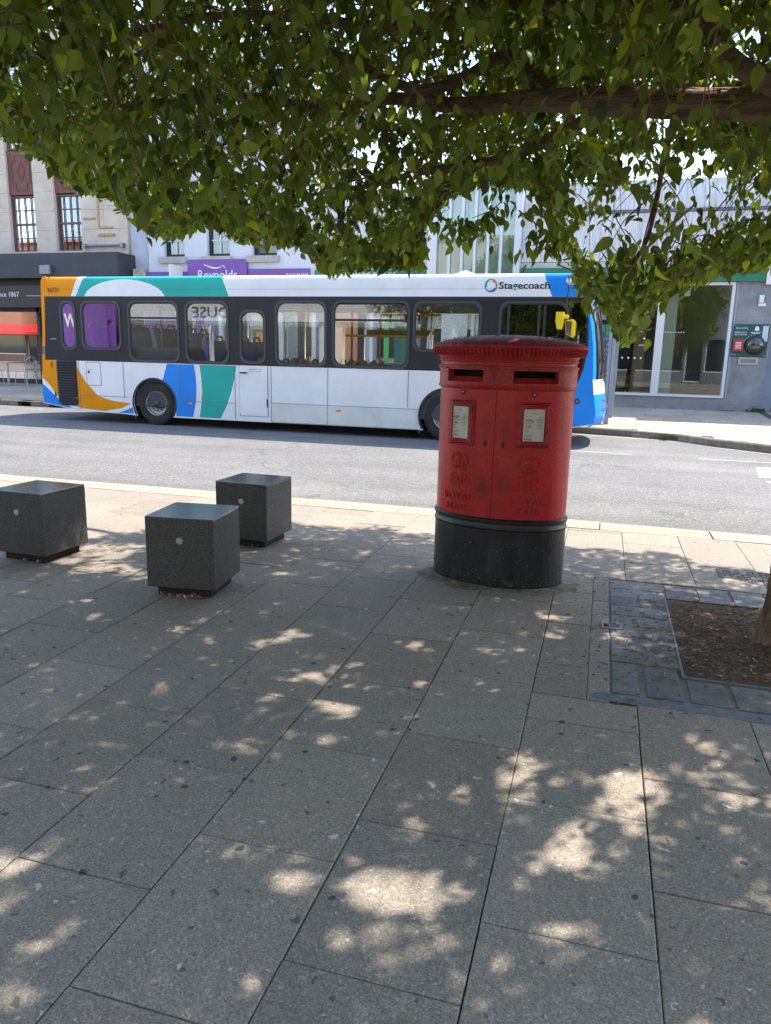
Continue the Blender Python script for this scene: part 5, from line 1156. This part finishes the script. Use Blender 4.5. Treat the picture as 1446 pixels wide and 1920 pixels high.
plate('poster_corner', [[(.07, 2.2), (-.22, 2.2), (.07, 1.85)]], .003, FR(17.284), mat('poster green', (.06, .5, .25), .4), ps)
plate('poster_corner', [[(.07, 1.05), (-.22, 1.05), (.07, 1.4)]], .003, FR(17.284), mat('poster green', (.06, .5, .25), .4), ps)
for i, s in enumerate(('Halifax', 'is', 'giving', 'rewards.')): text('lettering', s, -.02, 1.87-i*.11, .07, FR(17.284), mLetW, ps, [.34, .07, .24, .36][i], .002, 'CENTER')
for i in range(3): plate('small_print', [rect(-.16, .0-.03*(i % 2), 1.46-i*.06, 1.475-i*.06)], .002, FR(17.284), mLetW, ps)

# --- row of buildings behind the camera: they catch the sun and show in the glass
YR = -9.
def behind(name, lab, x0, x1, h, m, wins, sign=None, awn=None):
    t = thing(name, lab, 'building', ((x0+x1)/2, YR, P0))
    fr = lambda u, v, w_: (u, YR+w_, v)
    hs = [rect(x0+(x1-x0)*(i+.25)/wins, x0+(x1-x0)*(i+.75)/wins, z, z+1.5) for i in range(wins) for z in (4.4, 7.2) if z+2 < h]
    sh = [rect(x0+.5, (x0+x1)/2-.6, .7, 2.7), rect((x0+x1)/2+.6, x1-.5, .7, 2.7), rect((x0+x1)/2-.5, (x0+x1)/2+.5, .1, 2.7)]
    plate('wall', [rect(x0, x1, 0, h)]+hs+sh, .3, lambda u, v, w_: (u, YR-.3+w_, v), m, t)
    for hh in hs+sh:
        a, b, c, d = hh[0][0], hh[1][0], hh[0][1], hh[2][1]
        wn_ = plate('window', [hh, rect(a+.07, b-.07, c+.07, d-.07)], .06, lambda u, v, w_: (u, YR-.2+w_, v), mWht, t)
        plate('pane', [rect(a+.07, b-.07, c+.07, d-.07)], .02, lambda u, v, w_: (u, YR-.19+w_, v), mat('dark pane', (.03, .035, .04), .05, spec=.8), wn_)
    MB().box(x0, x1, YR-7, YR-.32, 0, h-.1).build('rear_block', m, t); MB().box(x0-.05, x1+.05, YR-.3, YR+.12, h, h+.2).build('parapet', mStone, t)
    if sign:
        fb_ = MB().box(x0+.2, x1-.2, YR+.003, YR+.12, 2.85, 3.75).build('fascia', sign[1], t)
        if sign[0] == 'W': MB().box(x0+4, x1-.4, YR+.121, YR+.2, 1.1, 4.2).build('signboard', mPurp, t); text('lettering', 'W', x0+x1+27.66, 2.45, .72, lambda u, v, w_: (x0+x1-u, YR+.201+w_, v), mLetW, fb_, .78, .02, 'CENTER', .02)
        else: text('lettering', sign[0], (x0+x1)/2, 3.02, .55, lambda u, v, w_: (x0+x1-u, YR+.121+w_, v), sign[2], fb_, min(x1-x0-1.5, len(sign[0])*.55), .02, 'CENTER')
    if awn: MB().prism([(x0+1, YR+.13, 3.0), (x0+1, YR+1.6, 2.4), (x0+1, YR+1.6, 2.2), (x0+1, YR+.13, 2.2)], (x1-x0-2, 0, 0)).build('awning', mRedP, t)
    return t
mBrick = mat('red brown brick', (.26, .13, .08), .9, var=.25, vs=8, grime=.3); mBuff = mat('white render', (.66, .65, .61), .85, var=.08, grime=.2)
behind('brick_building', 'brown brick building with a red awning behind the viewpoint', -50, -36, 9, mBrick, 5, None, True)
behind('purple_shop', 'purple-painted shop with white letters behind the viewpoint', -35.8, -25, 7, mPurp, 4, ('W', mPurp, mLetW))
behind('white_building', 'white rendered house with dark letters behind the viewpoint', -24.8, -13, 9.5, mBuff, 5, ('HOUSE', mWht, mDark))
behind('cream_building', 'cream rendered shop with dark letters behind the viewpoint', -12.8, -2, 8.5, mBuff, 5, ('CHARLIE', mWht, mDark))
behind('grey_building', 'grey rendered shop with shutters behind the viewpoint', -1.8, 12, 7.5, mat('dull grey render', (.20, .21, .23), .85, var=.1), 5, None)
behind('corner_building', 'tall brick corner building behind the viewpoint', 12.2, 26, 10, mBrick, 5, None)

# ------------------------------------------------------------------ street tree
rng = np.random.default_rng(11)
tree = thing('street_tree', 'leafy street tree whose low spreading crown shades the pavement from the soil square', 'tree', (1.08, 4.1, .06))
mBark = mat('bark', (.20, .135, .09), .95, var=.45, vs=7, bump=1.0, bs=14, bd=.05, stretch=(3.5, 3.5, .6), grime=.8, gs=5, gc=(.05, .035, .025))
mBarkH = mat('limb bark', (.22, .14, .10), .95, var=.45, vs=7, bump=1.0, bs=14, bd=.04, stretch=(.6, 3.5, 3.5), grime=.8, gs=5, gc=(.05, .03, .02))
def bark(name, pts, rad, par, m, n=28, seg=8, amp=.07):
    pts = [Vector(p) for p in pts]; P = []; Rr = []
    for i in range(len(pts)-1):
        p0, p1, p2, p3 = pts[max(i-1, 0)], pts[i], pts[i+1], pts[min(i+2, len(pts)-1)]
        for k in range(seg):
            t = k/seg; P.append(.5*((2*p1)+(p2-p0)*t+(2*p0-5*p1+4*p2-p3)*t*t+(3*p1-p0-3*p2+p3)*t**3)); Rr.append(rad[i]+(rad[i+1]-rad[i])*t)
    P.append(pts[-1]); Rr.append(rad[-1])
    mb = MB(); mb.tube(P, Rr, n)
    phs = [rnd.uniform(0, 6.28) for _ in range(5)]; V = []
    for j, p in enumerate(P):
        for k in range(n):
            v = Vector(mb.v[j*n+k]); d = v-p; a = 2*math.pi*k/n
            s = 1+amp*(math.sin(a*5+phs[0]+j*.13)+.7*math.sin(a*9+phs[1]-j*.21)+.5*math.sin(a*14+phs[2]+j*.3))*.6+rnd.uniform(-.02, .02)
            if name == 'trunk': z = v.z; fl = math.exp(-max(0, z-.05)/.13); s *= 1+fl*(.24+.16*math.sin(a*4+phs[3])+.12*math.sin(a*7+phs[4]))
            V.append(tuple(p+d*s))
    mb.v = V; return mb.build(name, m, par, smooth=True)
trunk = bark('trunk', [(1.08, 4.12, 0.0), (1.08, 4.12, .3), (1.10, 4.13, .8), (1.17, 4.16, 1.4), (1.2, 4.18, 2.0), (1.2, 4.2, 2.5), (1.22, 4.25, 3.2), (1.3, 4.3, 4.2), (1.2, 4.3, 5.6)], [.165, .16, .152, .148, .15, .15, .12, .08, .03], tree, mBark, 48, 12, .13)
LB = [([(1.18, 4.2, 2.45), (.9, 4.15, 2.62), (.62, 4.1, 2.67), (.3, 4.1, 2.70), (-.07, 4.1, 2.735), (-.45, 4.15, 2.78), (-.92, 4.4, 2.86), (-1.32, 4.5, 2.95), (-1.75, 4.5, 2.93), (-2.3, 4.6, 3.05), (-3.2, 4.7, 3.1)], [.10, .085, .074, .07, .066, .05, .04, .032, .027, .022, .012]),
 ([(1.1, 4.2, 2.5), (.7, 3.95, 2.66), (.45, 3.9, 2.80), (.33, 3.9, 2.93), (.2, 3.9, 3.1), (0, 3.9, 3.5), (-.4, 3.8, 4.2)], [.07, .045, .038, .034, .03, .025, .015]),
 ([(-.35, 4.2, 2.77), (-.62, 4.4, 3.08), (-.9, 4.4, 2.98), (-1.16, 4.4, 2.96), (-1.5, 4.3, 3.1), (-2.0, 4.2, 3.3)], [.05, .035, .03, .026, .02, .012]),
 ([(.2, 4.0, 3.1), (-.5, 4.0, 3.15), (-1.2, 4.0, 3.12), (-1.62, 4.0, 3.2), (-2.17, 4.0, 3.26), (-2.66, 4.0, 3.22), (-3.4, 3.9, 3.1)], [.04, .035, .03, .025, .02, .018, .01]),
 ([(.28, 4.15, 2.72), (.24, 4.6, 2.74), (.21, 4.6, 2.52), (.19, 4.6, 2.3), (.14, 4.6, 2.1), (.0, 4.6, 1.96), (-.2, 4.6, 1.90)], [.02, .018, .014, .012, .010, .007, .004]),
 ([(-.07, 4.15, 2.74), (-.5, 4.5, 2.64), (-.95, 4.6, 2.58), (-1.14, 4.6, 2.57), (-1.5, 4.6, 2.5), (-2.0, 4.8, 2.5)], [.035, .03, .024, .02, .014, .008]),
 ([(1.2, 4.2, 2.9), (.6, 5.2, 3.5), (-.3, 6.2, 4.0), (-1.6, 6.8, 4.0), (-3, 6.8, 3.6)], [.08, .06, .05, .03, .015]),
 ([(1.2, 4.2, 3.0), (1.4, 5.2, 3.3), (1.2, 6.3, 3.3), (.9, 7.2, 3.0)], [.07, .05, .03, .015]),
 ([(1.2, 4.3, 3.2), (.2, 3.4, 4.0), (-1.2, 2.9, 4.6), (-3, 2.8, 4.6)], [.07, .05, .035, .015]),
 ([(1.25, 4.3, 3.3), (2.0, 3.6, 4.2), (3.0, 3.2, 4.8)], [.06, .04, .015]), ([(1.25, 4.3, 3.2), (2.3, 5.0, 3.9), (3.3, 5.8, 4.2)], [.06, .04, .015]),
 ([(-1.7, 4.5, 2.94), (-2.4, 5.3, 2.8), (-3.4, 6.0, 2.8), (-4.4, 6.2, 2.7)], [.026, .022, .014, .006]), ([(-2.3, 4.6, 3.05), (-3.0, 4.0, 2.85), (-3.9, 3.8, 2.8)], [.02, .014, .006])]
for p, r_ in LB: bark('limb', p, r_, tree, mBarkH, n=20, seg=7, amp=.09)

# crown envelope shaped to view and shade: lowest foliage by bearing from the camera, shade limits on the paving
low = np.array([(-1.6, .32), (-0.963, 0.320), (-0.906, 0.298), (-0.850, 0.277), (-0.805, 0.245), (-0.770, 0.211), (-0.724, 0.202), (-0.672, 0.167), (-0.647, 0.137), (-0.603, 0.144), (-0.551, 0.157), (-0.501, 0.135), (-0.420, 0.127), (-0.381, 0.102), (-0.311, 0.108), (-0.245, 0.111), (-.24, .125), (-.235, .17), (-.20, .20), (-.12, .205), (-.085, .19), (-.075, .135), (-.055, .12), (-0.045, 0.085), (-0.010, 0.061), (0.016, 0.019), (0.038, 0.029), (0.053, 0.071), (0.081, 0.089), (0.117, 0.095), (0.177, 0.104), (0.218, 0.107), (1.5, .15)])
edge = np.array([(-9, 4.3), (-4.6, 4.4), (-4.1, 4.5), (-3.6, 5.0), (-3.27, 5.75), (-2.5, 5.85), (-1.82, 5.93), (-1.28, 5.85), (-.19, 5.95), (.57, 5.95), (.85, 5.75), (1.24, 5.6), (3, 5.4), (6, 5)])
# breaks in the crown, given by where the sun falls through them: x, y, rx, ry, strength
gaps = np.array([(-1.49, 3.36, .05, .05, 1), (-1.555, 3.266, .06, .05, 1), (-1.43, 3.46, .05, .04, 1), (-1.22, 2.83, .08, .07, 1), (-.975, 2.775, .12, .10, 1), (-1.18, 2.98, .05, .04, 1), (-.24, 2.28, .10, .07, 1), (-.15, 2.41, .05, .06, 1), (.19, 2.44, .08, .09, 1), (.21, 2.50, .06, .05, 1), (.25, 2.24, .06, .05, .9), (.036, 2.145, .05, .07, 1), (.016, 2.03, .06, .05, 1), (.515, 2.43, .05, .06, .9), (.50, 2.19, .05, .05, .9), (-.44, 1.70, .14, .14, .9), (-.33, 1.76, .10, .10, 1), (-.72, 1.70, .07, .09, .95), (-.49, 1.57, .10, .08, .8), (-1.52, 1.49, .08, .07, .95), (-1.44, 1.38, .06, .06, .9), (-1.6, 1.67, .1, .07, .7), (-.05, 1.85, .06, .07, .8), (.015, 1.75, .08, .07, .9), (.07, 1.755, .05, .06, .8), (-.2, 4.165, .06, .05, 1), (-.19, 3.9, .07, .04, 1), (-.6, 2.68, .05, .04, .9), (-.41, 2.7, .07, .03, .7), (-1.98, 2.34, .07, .05, .8), (-1.72, 2.685, .07, .05, .8), (-2.06, 3.285, .06, .05, .8), (-3.45, 4.48, .22, .14, .75), (-3.1, 4.15, .22, .1, .8), (-2.85, 4.04, .14, .07, .8), (.18, 3.99, .06, .05, .9), (.53, 2.76, .06, .05, .7), (-.675, 3.10, .06, .04, .8), (-.7, 2.18, .05, .04, .6), (.17, 3.27, .05, .04, .9), (-1.23, 1.28, .08, .06, .7), (.42, 2.8, .05, .05, .6), (-1.06, 3.52, .07, .04, .7), (.35, 1.55, .06, .05, .6), (.15, 1.4, .07, .06, .6), (.62, 1.9, .06, .05, .6)])
# windows of sky: bearing, rise, half sizes, strength
skyg = np.array([(.118, .343, .018, .014, .93), (.071, .360, .012, .009, .8), (.088, .221, .016, .013, .92), (.06, .226, .014, .012, .85), (.04, .267, .02, .014, .8), (-.051, .274, .012, .01, .9), (-.077, .272, .01, .01, .9), (.01, .227, .02, .01, .85), (.095, .304, .012, .006, .9), (.133, .352, .012, .012, .8), (-.015, .282, .01, .007, .7), (-.19, .182, .03, .015, .8), (-.171, .205, .02, .012, .7), (.04, .195, .03, .012, .85), (.0, .18, .025, .017, .9), (.09, .185, .03, .02, .9), (.14, .17, .03, .018, .8), (.05, .12, .02, .015, .9), (-.02, .14, .022, .022, .9), (.03, .155, .025, .02, .9), (.09, .14, .015, .01, .8), (-.05, .19, .02, .012, .8), (-.1, .165, .025, .02, .3), (-.15, .165, .03, .015, .6), (-.215, .15, .02, .03, .7), (-.06, .15, .03, .02, .5), (.086, .150, .02, .012, .6), (.115, .200, .012, .01, .7), (-.13, .25, .01, .006, .7), (-.3, .2, .01, .006, .7), (-.45, .24, .01, .006, .8), (-.6, .28, .01, .006, .8)])
_g = []
mid = gaps[:, 1] > 2.25; gaps[mid, 2] *= 1.45; gaps[mid, 3] *= 1.35; gaps[~mid, 2] *= .92; gaps[~mid, 3] *= .92
for a, b, rx, ry, s in gaps:
    _g.append((a, b, rx*.75, ry*.75, s))
    for k in range(4): an = rng.uniform(0, 6.28); _g.append((a+math.cos(an)*rx*1.0, b+math.sin(an)*ry*1.0, rx*rng.uniform(.25, .6), ry*rng.uniform(.25, .6), s))
for k in range(170):
    a, b = rng.uniform(-4, 1.6), rng.uniform(1.0, 5.4); q = rng.uniform(.025, .06); _g.append((a, b, q*1.3, q, .8))
gaps = np.array(_g)
low[1:-1, 1] += np.where((low[1:-1, 0] > -.79) & (low[1:-1, 0] < -.39), .012, 0)
def noise2(x, y, s): return np.sin(x*s+1.3)*np.sin(y*s*1.17+.7)+.6*np.sin(x*s*2.3+y*s*.9)+.4*np.sin(y*s*3.1-x*s*1.7)
def keep(P, soft=0., gs=1.0, g=None):
    x, y, z = P.T; u = x/np.maximum(y, .3); v = (z-1.52)/np.maximum(y, .3)
    ok = v > np.interp(u, low[:, 0], low[:, 1])+.007*noise2(x, z, 9.)+soft
    h = z-P0; gx, gy = x-.5*h, y-.48*h
    ok &= gy < np.interp(gx, edge[:, 0], edge[:, 1])+.07*noise2(gx, gy, 6.)-.05
    c = (x+1.0)/6.2; d = (y-4.0)/4.4; top = 3.0+4.6*np.sqrt(np.clip(1-c*c-d*d, 0, 1)); ok &= (z < top) & (c*c+d*d < 1.08)
    r = rng.random(len(P))
    for a, b, rx, ry, s in gaps: ok &= ~((((gx-a)/(rx*gs))**2+((gy-b)/(ry*gs))**2 < 1) & (r < s))
    for p_, hw in LIMBS:
        for (xa, ya2, za), (xb, yb2, zb_) in zip(p_, p_[1:]):
            ua, ub, va, vb = xa/ya2, xb/yb2, (za-1.52)/ya2, (zb_-1.52)/yb2
            if ua > ub: ua, ub, va, vb = ub, ua, vb, va
            inn = (u > ua-.002) & (u < ub+.002); vc = va+(vb-va)*(u-ua)/max(ub-ua, 1e-4)
            ok &= ~(inn & (np.abs(v-vc) < hw) & (y < max(ya2, yb2)) & (r < .93))
    if g is not False:
        for a, b, rx, ry, s in skyg: ok &= ~((((u-a)/rx)**2+((v-b)/ry)**2 < 1) & (r < s))
    return ok
LIMBS = [(LB[0][0][1:6], .019), (LB[0][0][5:8], .009), (LB[2][0][1:5], .012), (LB[3][0][2:6], .008), (LB[1][0][1:5], .010), (LB[5][0][1:4], .009)]
def sample(n, lo, hi): return rng.uniform(lo, hi, (n, 3))
# twigs: each carries alternate leaves and droops at the tip
def leaves(T, nl, L0, L1, droop, spread=.32, clump=True):
    n = len(T); a = rng.uniform(0, 2*np.pi, n); dr = np.stack([np.cos(a), np.sin(a), rng.uniform(-.9, -.1, n)], 1); dr /= np.linalg.norm(dr, axis=1)[:, None]
    ln = rng.uniform(.6, 1.2, n)*spread; B = []; D = []; tn = rng.normal(0, 1, n); TN = []
    for k in range(nl):
        t = (k+.5)/nl; B.append(T+dr*(ln*t)[:, None]+np.array([0, 0, -1])*(droop*t*t*ln)[:, None])
        s = (1 if k % 2 else -1); sd_ = np.stack([-dr[:, 1]*s, dr[:, 0]*s, np.zeros(n)], 1); sd_ /= np.maximum(np.linalg.norm(sd_, axis=1), .01)[:, None]
        d = dr*.45+sd_*.7+rng.normal(0, .3, (n, 3))+np.array([0, 0, -1])*rng.uniform(.2, 1.1, n)[:, None]
        D.append(d/np.linalg.norm(d, axis=1)[:, None]); TN.append(tn)
    return np.concatenate(B), np.concatenate(D), np.concatenate(TN), (T, dr, ln)
PR = [(0, 0, .0), (.16, .33, .05), (.42, .5, .05), (.72, .33, .0), (1., 0, -.10)]  # along, half width, lift
def leafmesh(B, D, TN, L0, L1, name, m, par, simple=False):
    n = len(B); L = (L0+(L1-L0)*rng.random(n)**1.3)*np.where(rng.random(n) < .12, 1.3, 1.0); Wd = L*rng.uniform(.50, .66, n)
    nrm = np.array([0, 0, 1.])+rng.normal(0, .5, (n, 3)); S = np.cross(D, nrm); S /= np.maximum(np.linalg.norm(S, axis=1), 1e-4)[:, None]; Nn = np.cross(S, D)
    fold = rng.uniform(.10, .32, n); cv = rng.uniform(-.35, .05, n)
    V = []
    def pt(al, hw, lf, side):
        return B+D*(L*al)[:, None]+S*(side*Wd*hw)[:, None]+Nn*(L*(lf+cv*al*al)+abs(side)*Wd*hw*fold)[:, None]
    if simple:
        idx = [(0, 0, 0, 0), (.45, .5, 0, 1), (1, 0, 0, 0), (.45, .5, 0, -1)]; tris = [(0, 1, 2), (0, 2, 3)]
    else:
        idx = [(a, 0, c, 0) for a, b, c in PR]+[(a, b, c, 1) for a, b, c in PR[1:4]]+[(a, b, c, -1) for a, b, c in PR[1:4]]
        tris = [(0, 5, 1), (1, 5, 6), (1, 6, 2), (2, 6, 7), (2, 7, 3), (3, 7, 4), (0, 1, 8), (1, 9, 8), (1, 2, 9), (2, 10, 9), (2, 3, 10), (3, 4, 10)]
    V = np.stack([pt(*i) for i in idx], 1); k = len(idx); Fi = (np.arange(n)[:, None, None]*k+np.array(tris)[None]).reshape(-1, 3)
    me = bpy.data.meshes.new(name); me.vertices.add(n*k); me.vertices.foreach_set('co', V.reshape(-1).astype(np.float32))
    nf = len(Fi); me.loops.add(nf*3); me.loops.foreach_set('vertex_index', Fi.reshape(-1).astype(np.int32))
    me.polygons.add(nf); me.polygons.foreach_set('loop_start', np.arange(0, nf*3, 3, dtype=np.int32)); me.polygons.foreach_set('loop_total', np.full(nf, 3, np.int32)); me.update(calc_edges=True); me.validate()
    tone = np.clip(1+.26*TN+rng.normal(0, .28, n), .35, 2.0); yel = np.clip(rng.normal(.15, .25, n), 0, 1); young = rng.random(n) < .07; yel[young] = 1; tone[young] *= 1.5; old = rng.random(n) < .012; yel[old] = 2.2; tone[old] *= .8
    c = np.stack([tone*(1+.55*yel), tone*(1+.25*yel), tone*(1-.35*yel), np.ones(n)], 1)
    at = me.color_attributes.new('tone', 'FLOAT_COLOR', 'POINT'); at.data.foreach_set('color', np.repeat(c, k, 0).reshape(-1).astype(np.float32))
    return link(name, me, m, par, True)
def leafmat(name, front, trans):
    m = bpy.data.materials.new(name); N, L, b = nodes(m); out = N['Material Output']
    a = N.new('ShaderNodeAttribute'); a.attribute_name = 'tone'
    def mul(c):
        x = N.new('ShaderNodeMix'); x.data_type = 'RGBA'; x.blend_type = 'MULTIPLY'; x.inputs[0].default_value = 1; x.inputs[6].default_value = (*c, 1); L.new(a.outputs['Color'], x.inputs[7]); return x.outputs[2]
    L.new(mul(front), b.inputs['Base Color']); b.inputs['Roughness'].default_value = .42; b.inputs['Specular IOR Level'].default_value = .45
    t = N.new('ShaderNodeBsdfTranslucent'); L.new(mul(trans), t.inputs[0]); ms = N.new('ShaderNodeMixShader'); ms.inputs[0].default_value = .42
    L.new(b.outputs[0], ms.inputs[1]); L.new(t.outputs[0], ms.inputs[2]); L.new(ms.outputs[0], out.inputs[0]); return m
mLeaf = leafmat('leaf', (.088, .125, .028), (.26, .385, .038))
# zone A: the foliage one can see from the pavement, fine leaves
T = sample(46000, (-7, .9, 1.7), (4.2, 8.6, 5.8)); v_ = (T[:, 2]-1.52)/T[:, 1]
T = T[(v_ < .60) & (T[:, 2] > 1.7)]
T = T[keep(T, .014)]; T = T[np.linalg.norm(T-np.array([0, 0, 1.5]), axis=1) > 2.8]
XT = sample(5000, (-1.2, 2.5, 2.6), (3.2, 8.4, 5.2)); vx = (XT[:, 2]-1.52)/XT[:, 1]; XT = XT[(vx > .24) & (vx < .5)]; XT = XT[keep(XT, .014)]; T = np.concatenate([T, XT])
T = T[noise2(T[:, 0]+T[:, 2]*.7, T[:, 1]+T[:, 2], 2.6) > -1.15]
B, D, TN, tw = leaves(T, 9, .08, .12, .55, .27)
k_ = keep(B+D*.08, 0.); B, D, TN = B[k_], D[k_], TN[k_]
near = np.linalg.norm(B-np.array([0, 0, 1.5]), axis=1) > 2.7; B, D, TN = B[near], D[near], TN[near]
# rim: extra hanging sprays along the lowest outline
U = rng.uniform(-.86, .22, 2600); Yr = rng.uniform(3.6, 6.6, 2600); Vr = np.interp(U, low[:, 0], low[:, 1])+np.abs(rng.normal(0, .018, 2600))+.01
T2 = np.stack([U*Yr, Yr, 1.52+Vr*Yr], 1); T2 = T2[keep(T2, .008)]
B2, D2, TN2, tw2 = leaves(T2, 7, .08, .12, .7, .22); k_ = keep(B2+D2*.08, -.002); B2, D2, TN2 = B2[k_], D2[k_], TN2[k_]
print('leaves', len(B), len(B2))
crown = leafmesh(np.concatenate([B, B2]), np.concatenate([D, D2]), np.concatenate([TN, TN2]), .042, .084, 'crown', mLeaf, tree)
# zone B: the roof of the crown
T3 = sample(40000, (-7, -.5, 2.6), (5.2, 8.6, 7.6)); v_ = (T3[:, 2]-1.52)/np.maximum(T3[:, 1], .3); T3 = T3[(v_ > .57) & keep(T3, 0, 1.15, False)]
B3, D3, TN3, _ = leaves(T3, 5, .14, .2, .3, .45); k_ = keep(B3+D3*.1, 0, 1.0, False) & ((B3[:, 2]-1.52)/np.maximum(B3[:, 1], .3) > .56); B3, D3, TN3 = B3[k_], D3[k_], TN3[k_]
print('roof', len(B3))
leafmesh(B3, D3, TN3, .11, .165, 'crown_top', mLeaf, tree, True)
# loose sprays hanging clear of the crown: over the bay window and beside the bus front
def spray(path, n, sp=.10):
    P_ = [Vector(p) for p in path]; Bs = []
    for i in range(n):
        t = rnd.random()**.6*(len(P_)-1.001); j = int(t); q = P_[j].lerp(P_[j+1], t-j); Bs.append((q.x+rnd.gauss(0, sp), q.y+rnd.gauss(0, sp), q.z+rnd.gauss(-.02, sp*.55)))
    return np.array(Bs)
SP = [([(-1.5, 5.0, 2.55), (-1.25, 5.0, 2.42), (-1.0, 5.0, 2.33), (-.85, 5.0, 2.30)], 75, .07), ([(-.75, 5.0, 2.6), (-.72, 5.0, 2.45), (-.78, 5.0, 2.40), (-.9, 5.0, 2.36)], 60, .06), ([(-.5, 4.9, 2.6), (-.45, 4.9, 2.35), (-.35, 4.9, 2.22), (-.5, 4.9, 2.17)], 90, .08),
 ([(.21, 4.6, 2.5), (.14, 4.6, 2.1), (.02, 4.6, 1.96), (-.13, 4.6, 1.90)], 120, .08), ([(.15, 4.6, 2.1), (.13, 4.6, 1.85), (.11, 4.6, 1.70)], 60, .06), ([(.45, 4.8, 2.2), (.3, 4.7, 2.05), (.2, 4.7, 1.9)], 80, .09)]
SB = np.concatenate([spray(*a) for a in SP]); SD = rng.normal(0, .45, (len(SB), 3))+np.array([0, 0, -.75]); SD /= np.linalg.norm(SD, axis=1)[:, None]
leafmesh(SB, SD, rng.normal(0, .6, len(SB)), .055, .085, 'hanging_foliage', mLeaf, tree)
# fine twigs
tm = MB()
for p_, _, _ in SP: tm.tube([Vector(p)+Vector((0, 0, .01)) for p in p_], [.006]+[.004]*(len(p_)-2)+[.002], 5, caps=False)
for T_, dr, ln in (tw, tw2):
    E_ = T_+dr*(ln*1.0)[:, None]-np.array([0, 0, 1])*(.5*ln)[:, None]; okt = keep(E_, .012, .6)
    for i in range(0, len(T_), 2):
        if not okt[i]: continue
        p = Vector(T_[i]); d = Vector(dr[i]); l = ln[i]
        tm.tube([p-d*.12+Vector((0, 0, .03)), p, p+d*l*.5+Vector((0, 0, -.1*l)), p+d*l+Vector((0, 0, -.5*l))], [.004, .0035, .0025, .0012], 3, caps=False)
for i in range(260):
    p, r_ = LB[rnd.choice((0, 0, 1, 2, 3, 5, 6, 11, 12, 8))]; j = rnd.randrange(1, len(p)-1); q = Vector(p[j]).lerp(Vector(p[j+1]) if j+1 < len(p) else Vector(p[j]), rnd.random())
    d = Vector((rnd.gauss(-.3, .8), rnd.gauss(0, .8), rnd.gauss(.1, .35))).normalized(); l = rnd.uniform(.3, 1.1); pts = [q]
    for s in range(5): d = (d+Vector((rnd.gauss(0, .25), rnd.gauss(0, .25), rnd.gauss(-.05, .2)))).normalized(); pts.append(pts[-1]+d*l/5)
    tt = np.array([tuple(x) for x in pts])
    if keep(tt, .01, .7).all(): tm.tube(pts, [.007, .006, .005, .004, .003, .002], 5, caps=False)
o = tm.build('twigs', mat('twig bark', (.20, .12, .075), .9, var=.3, vs=20), tree, fix=False)
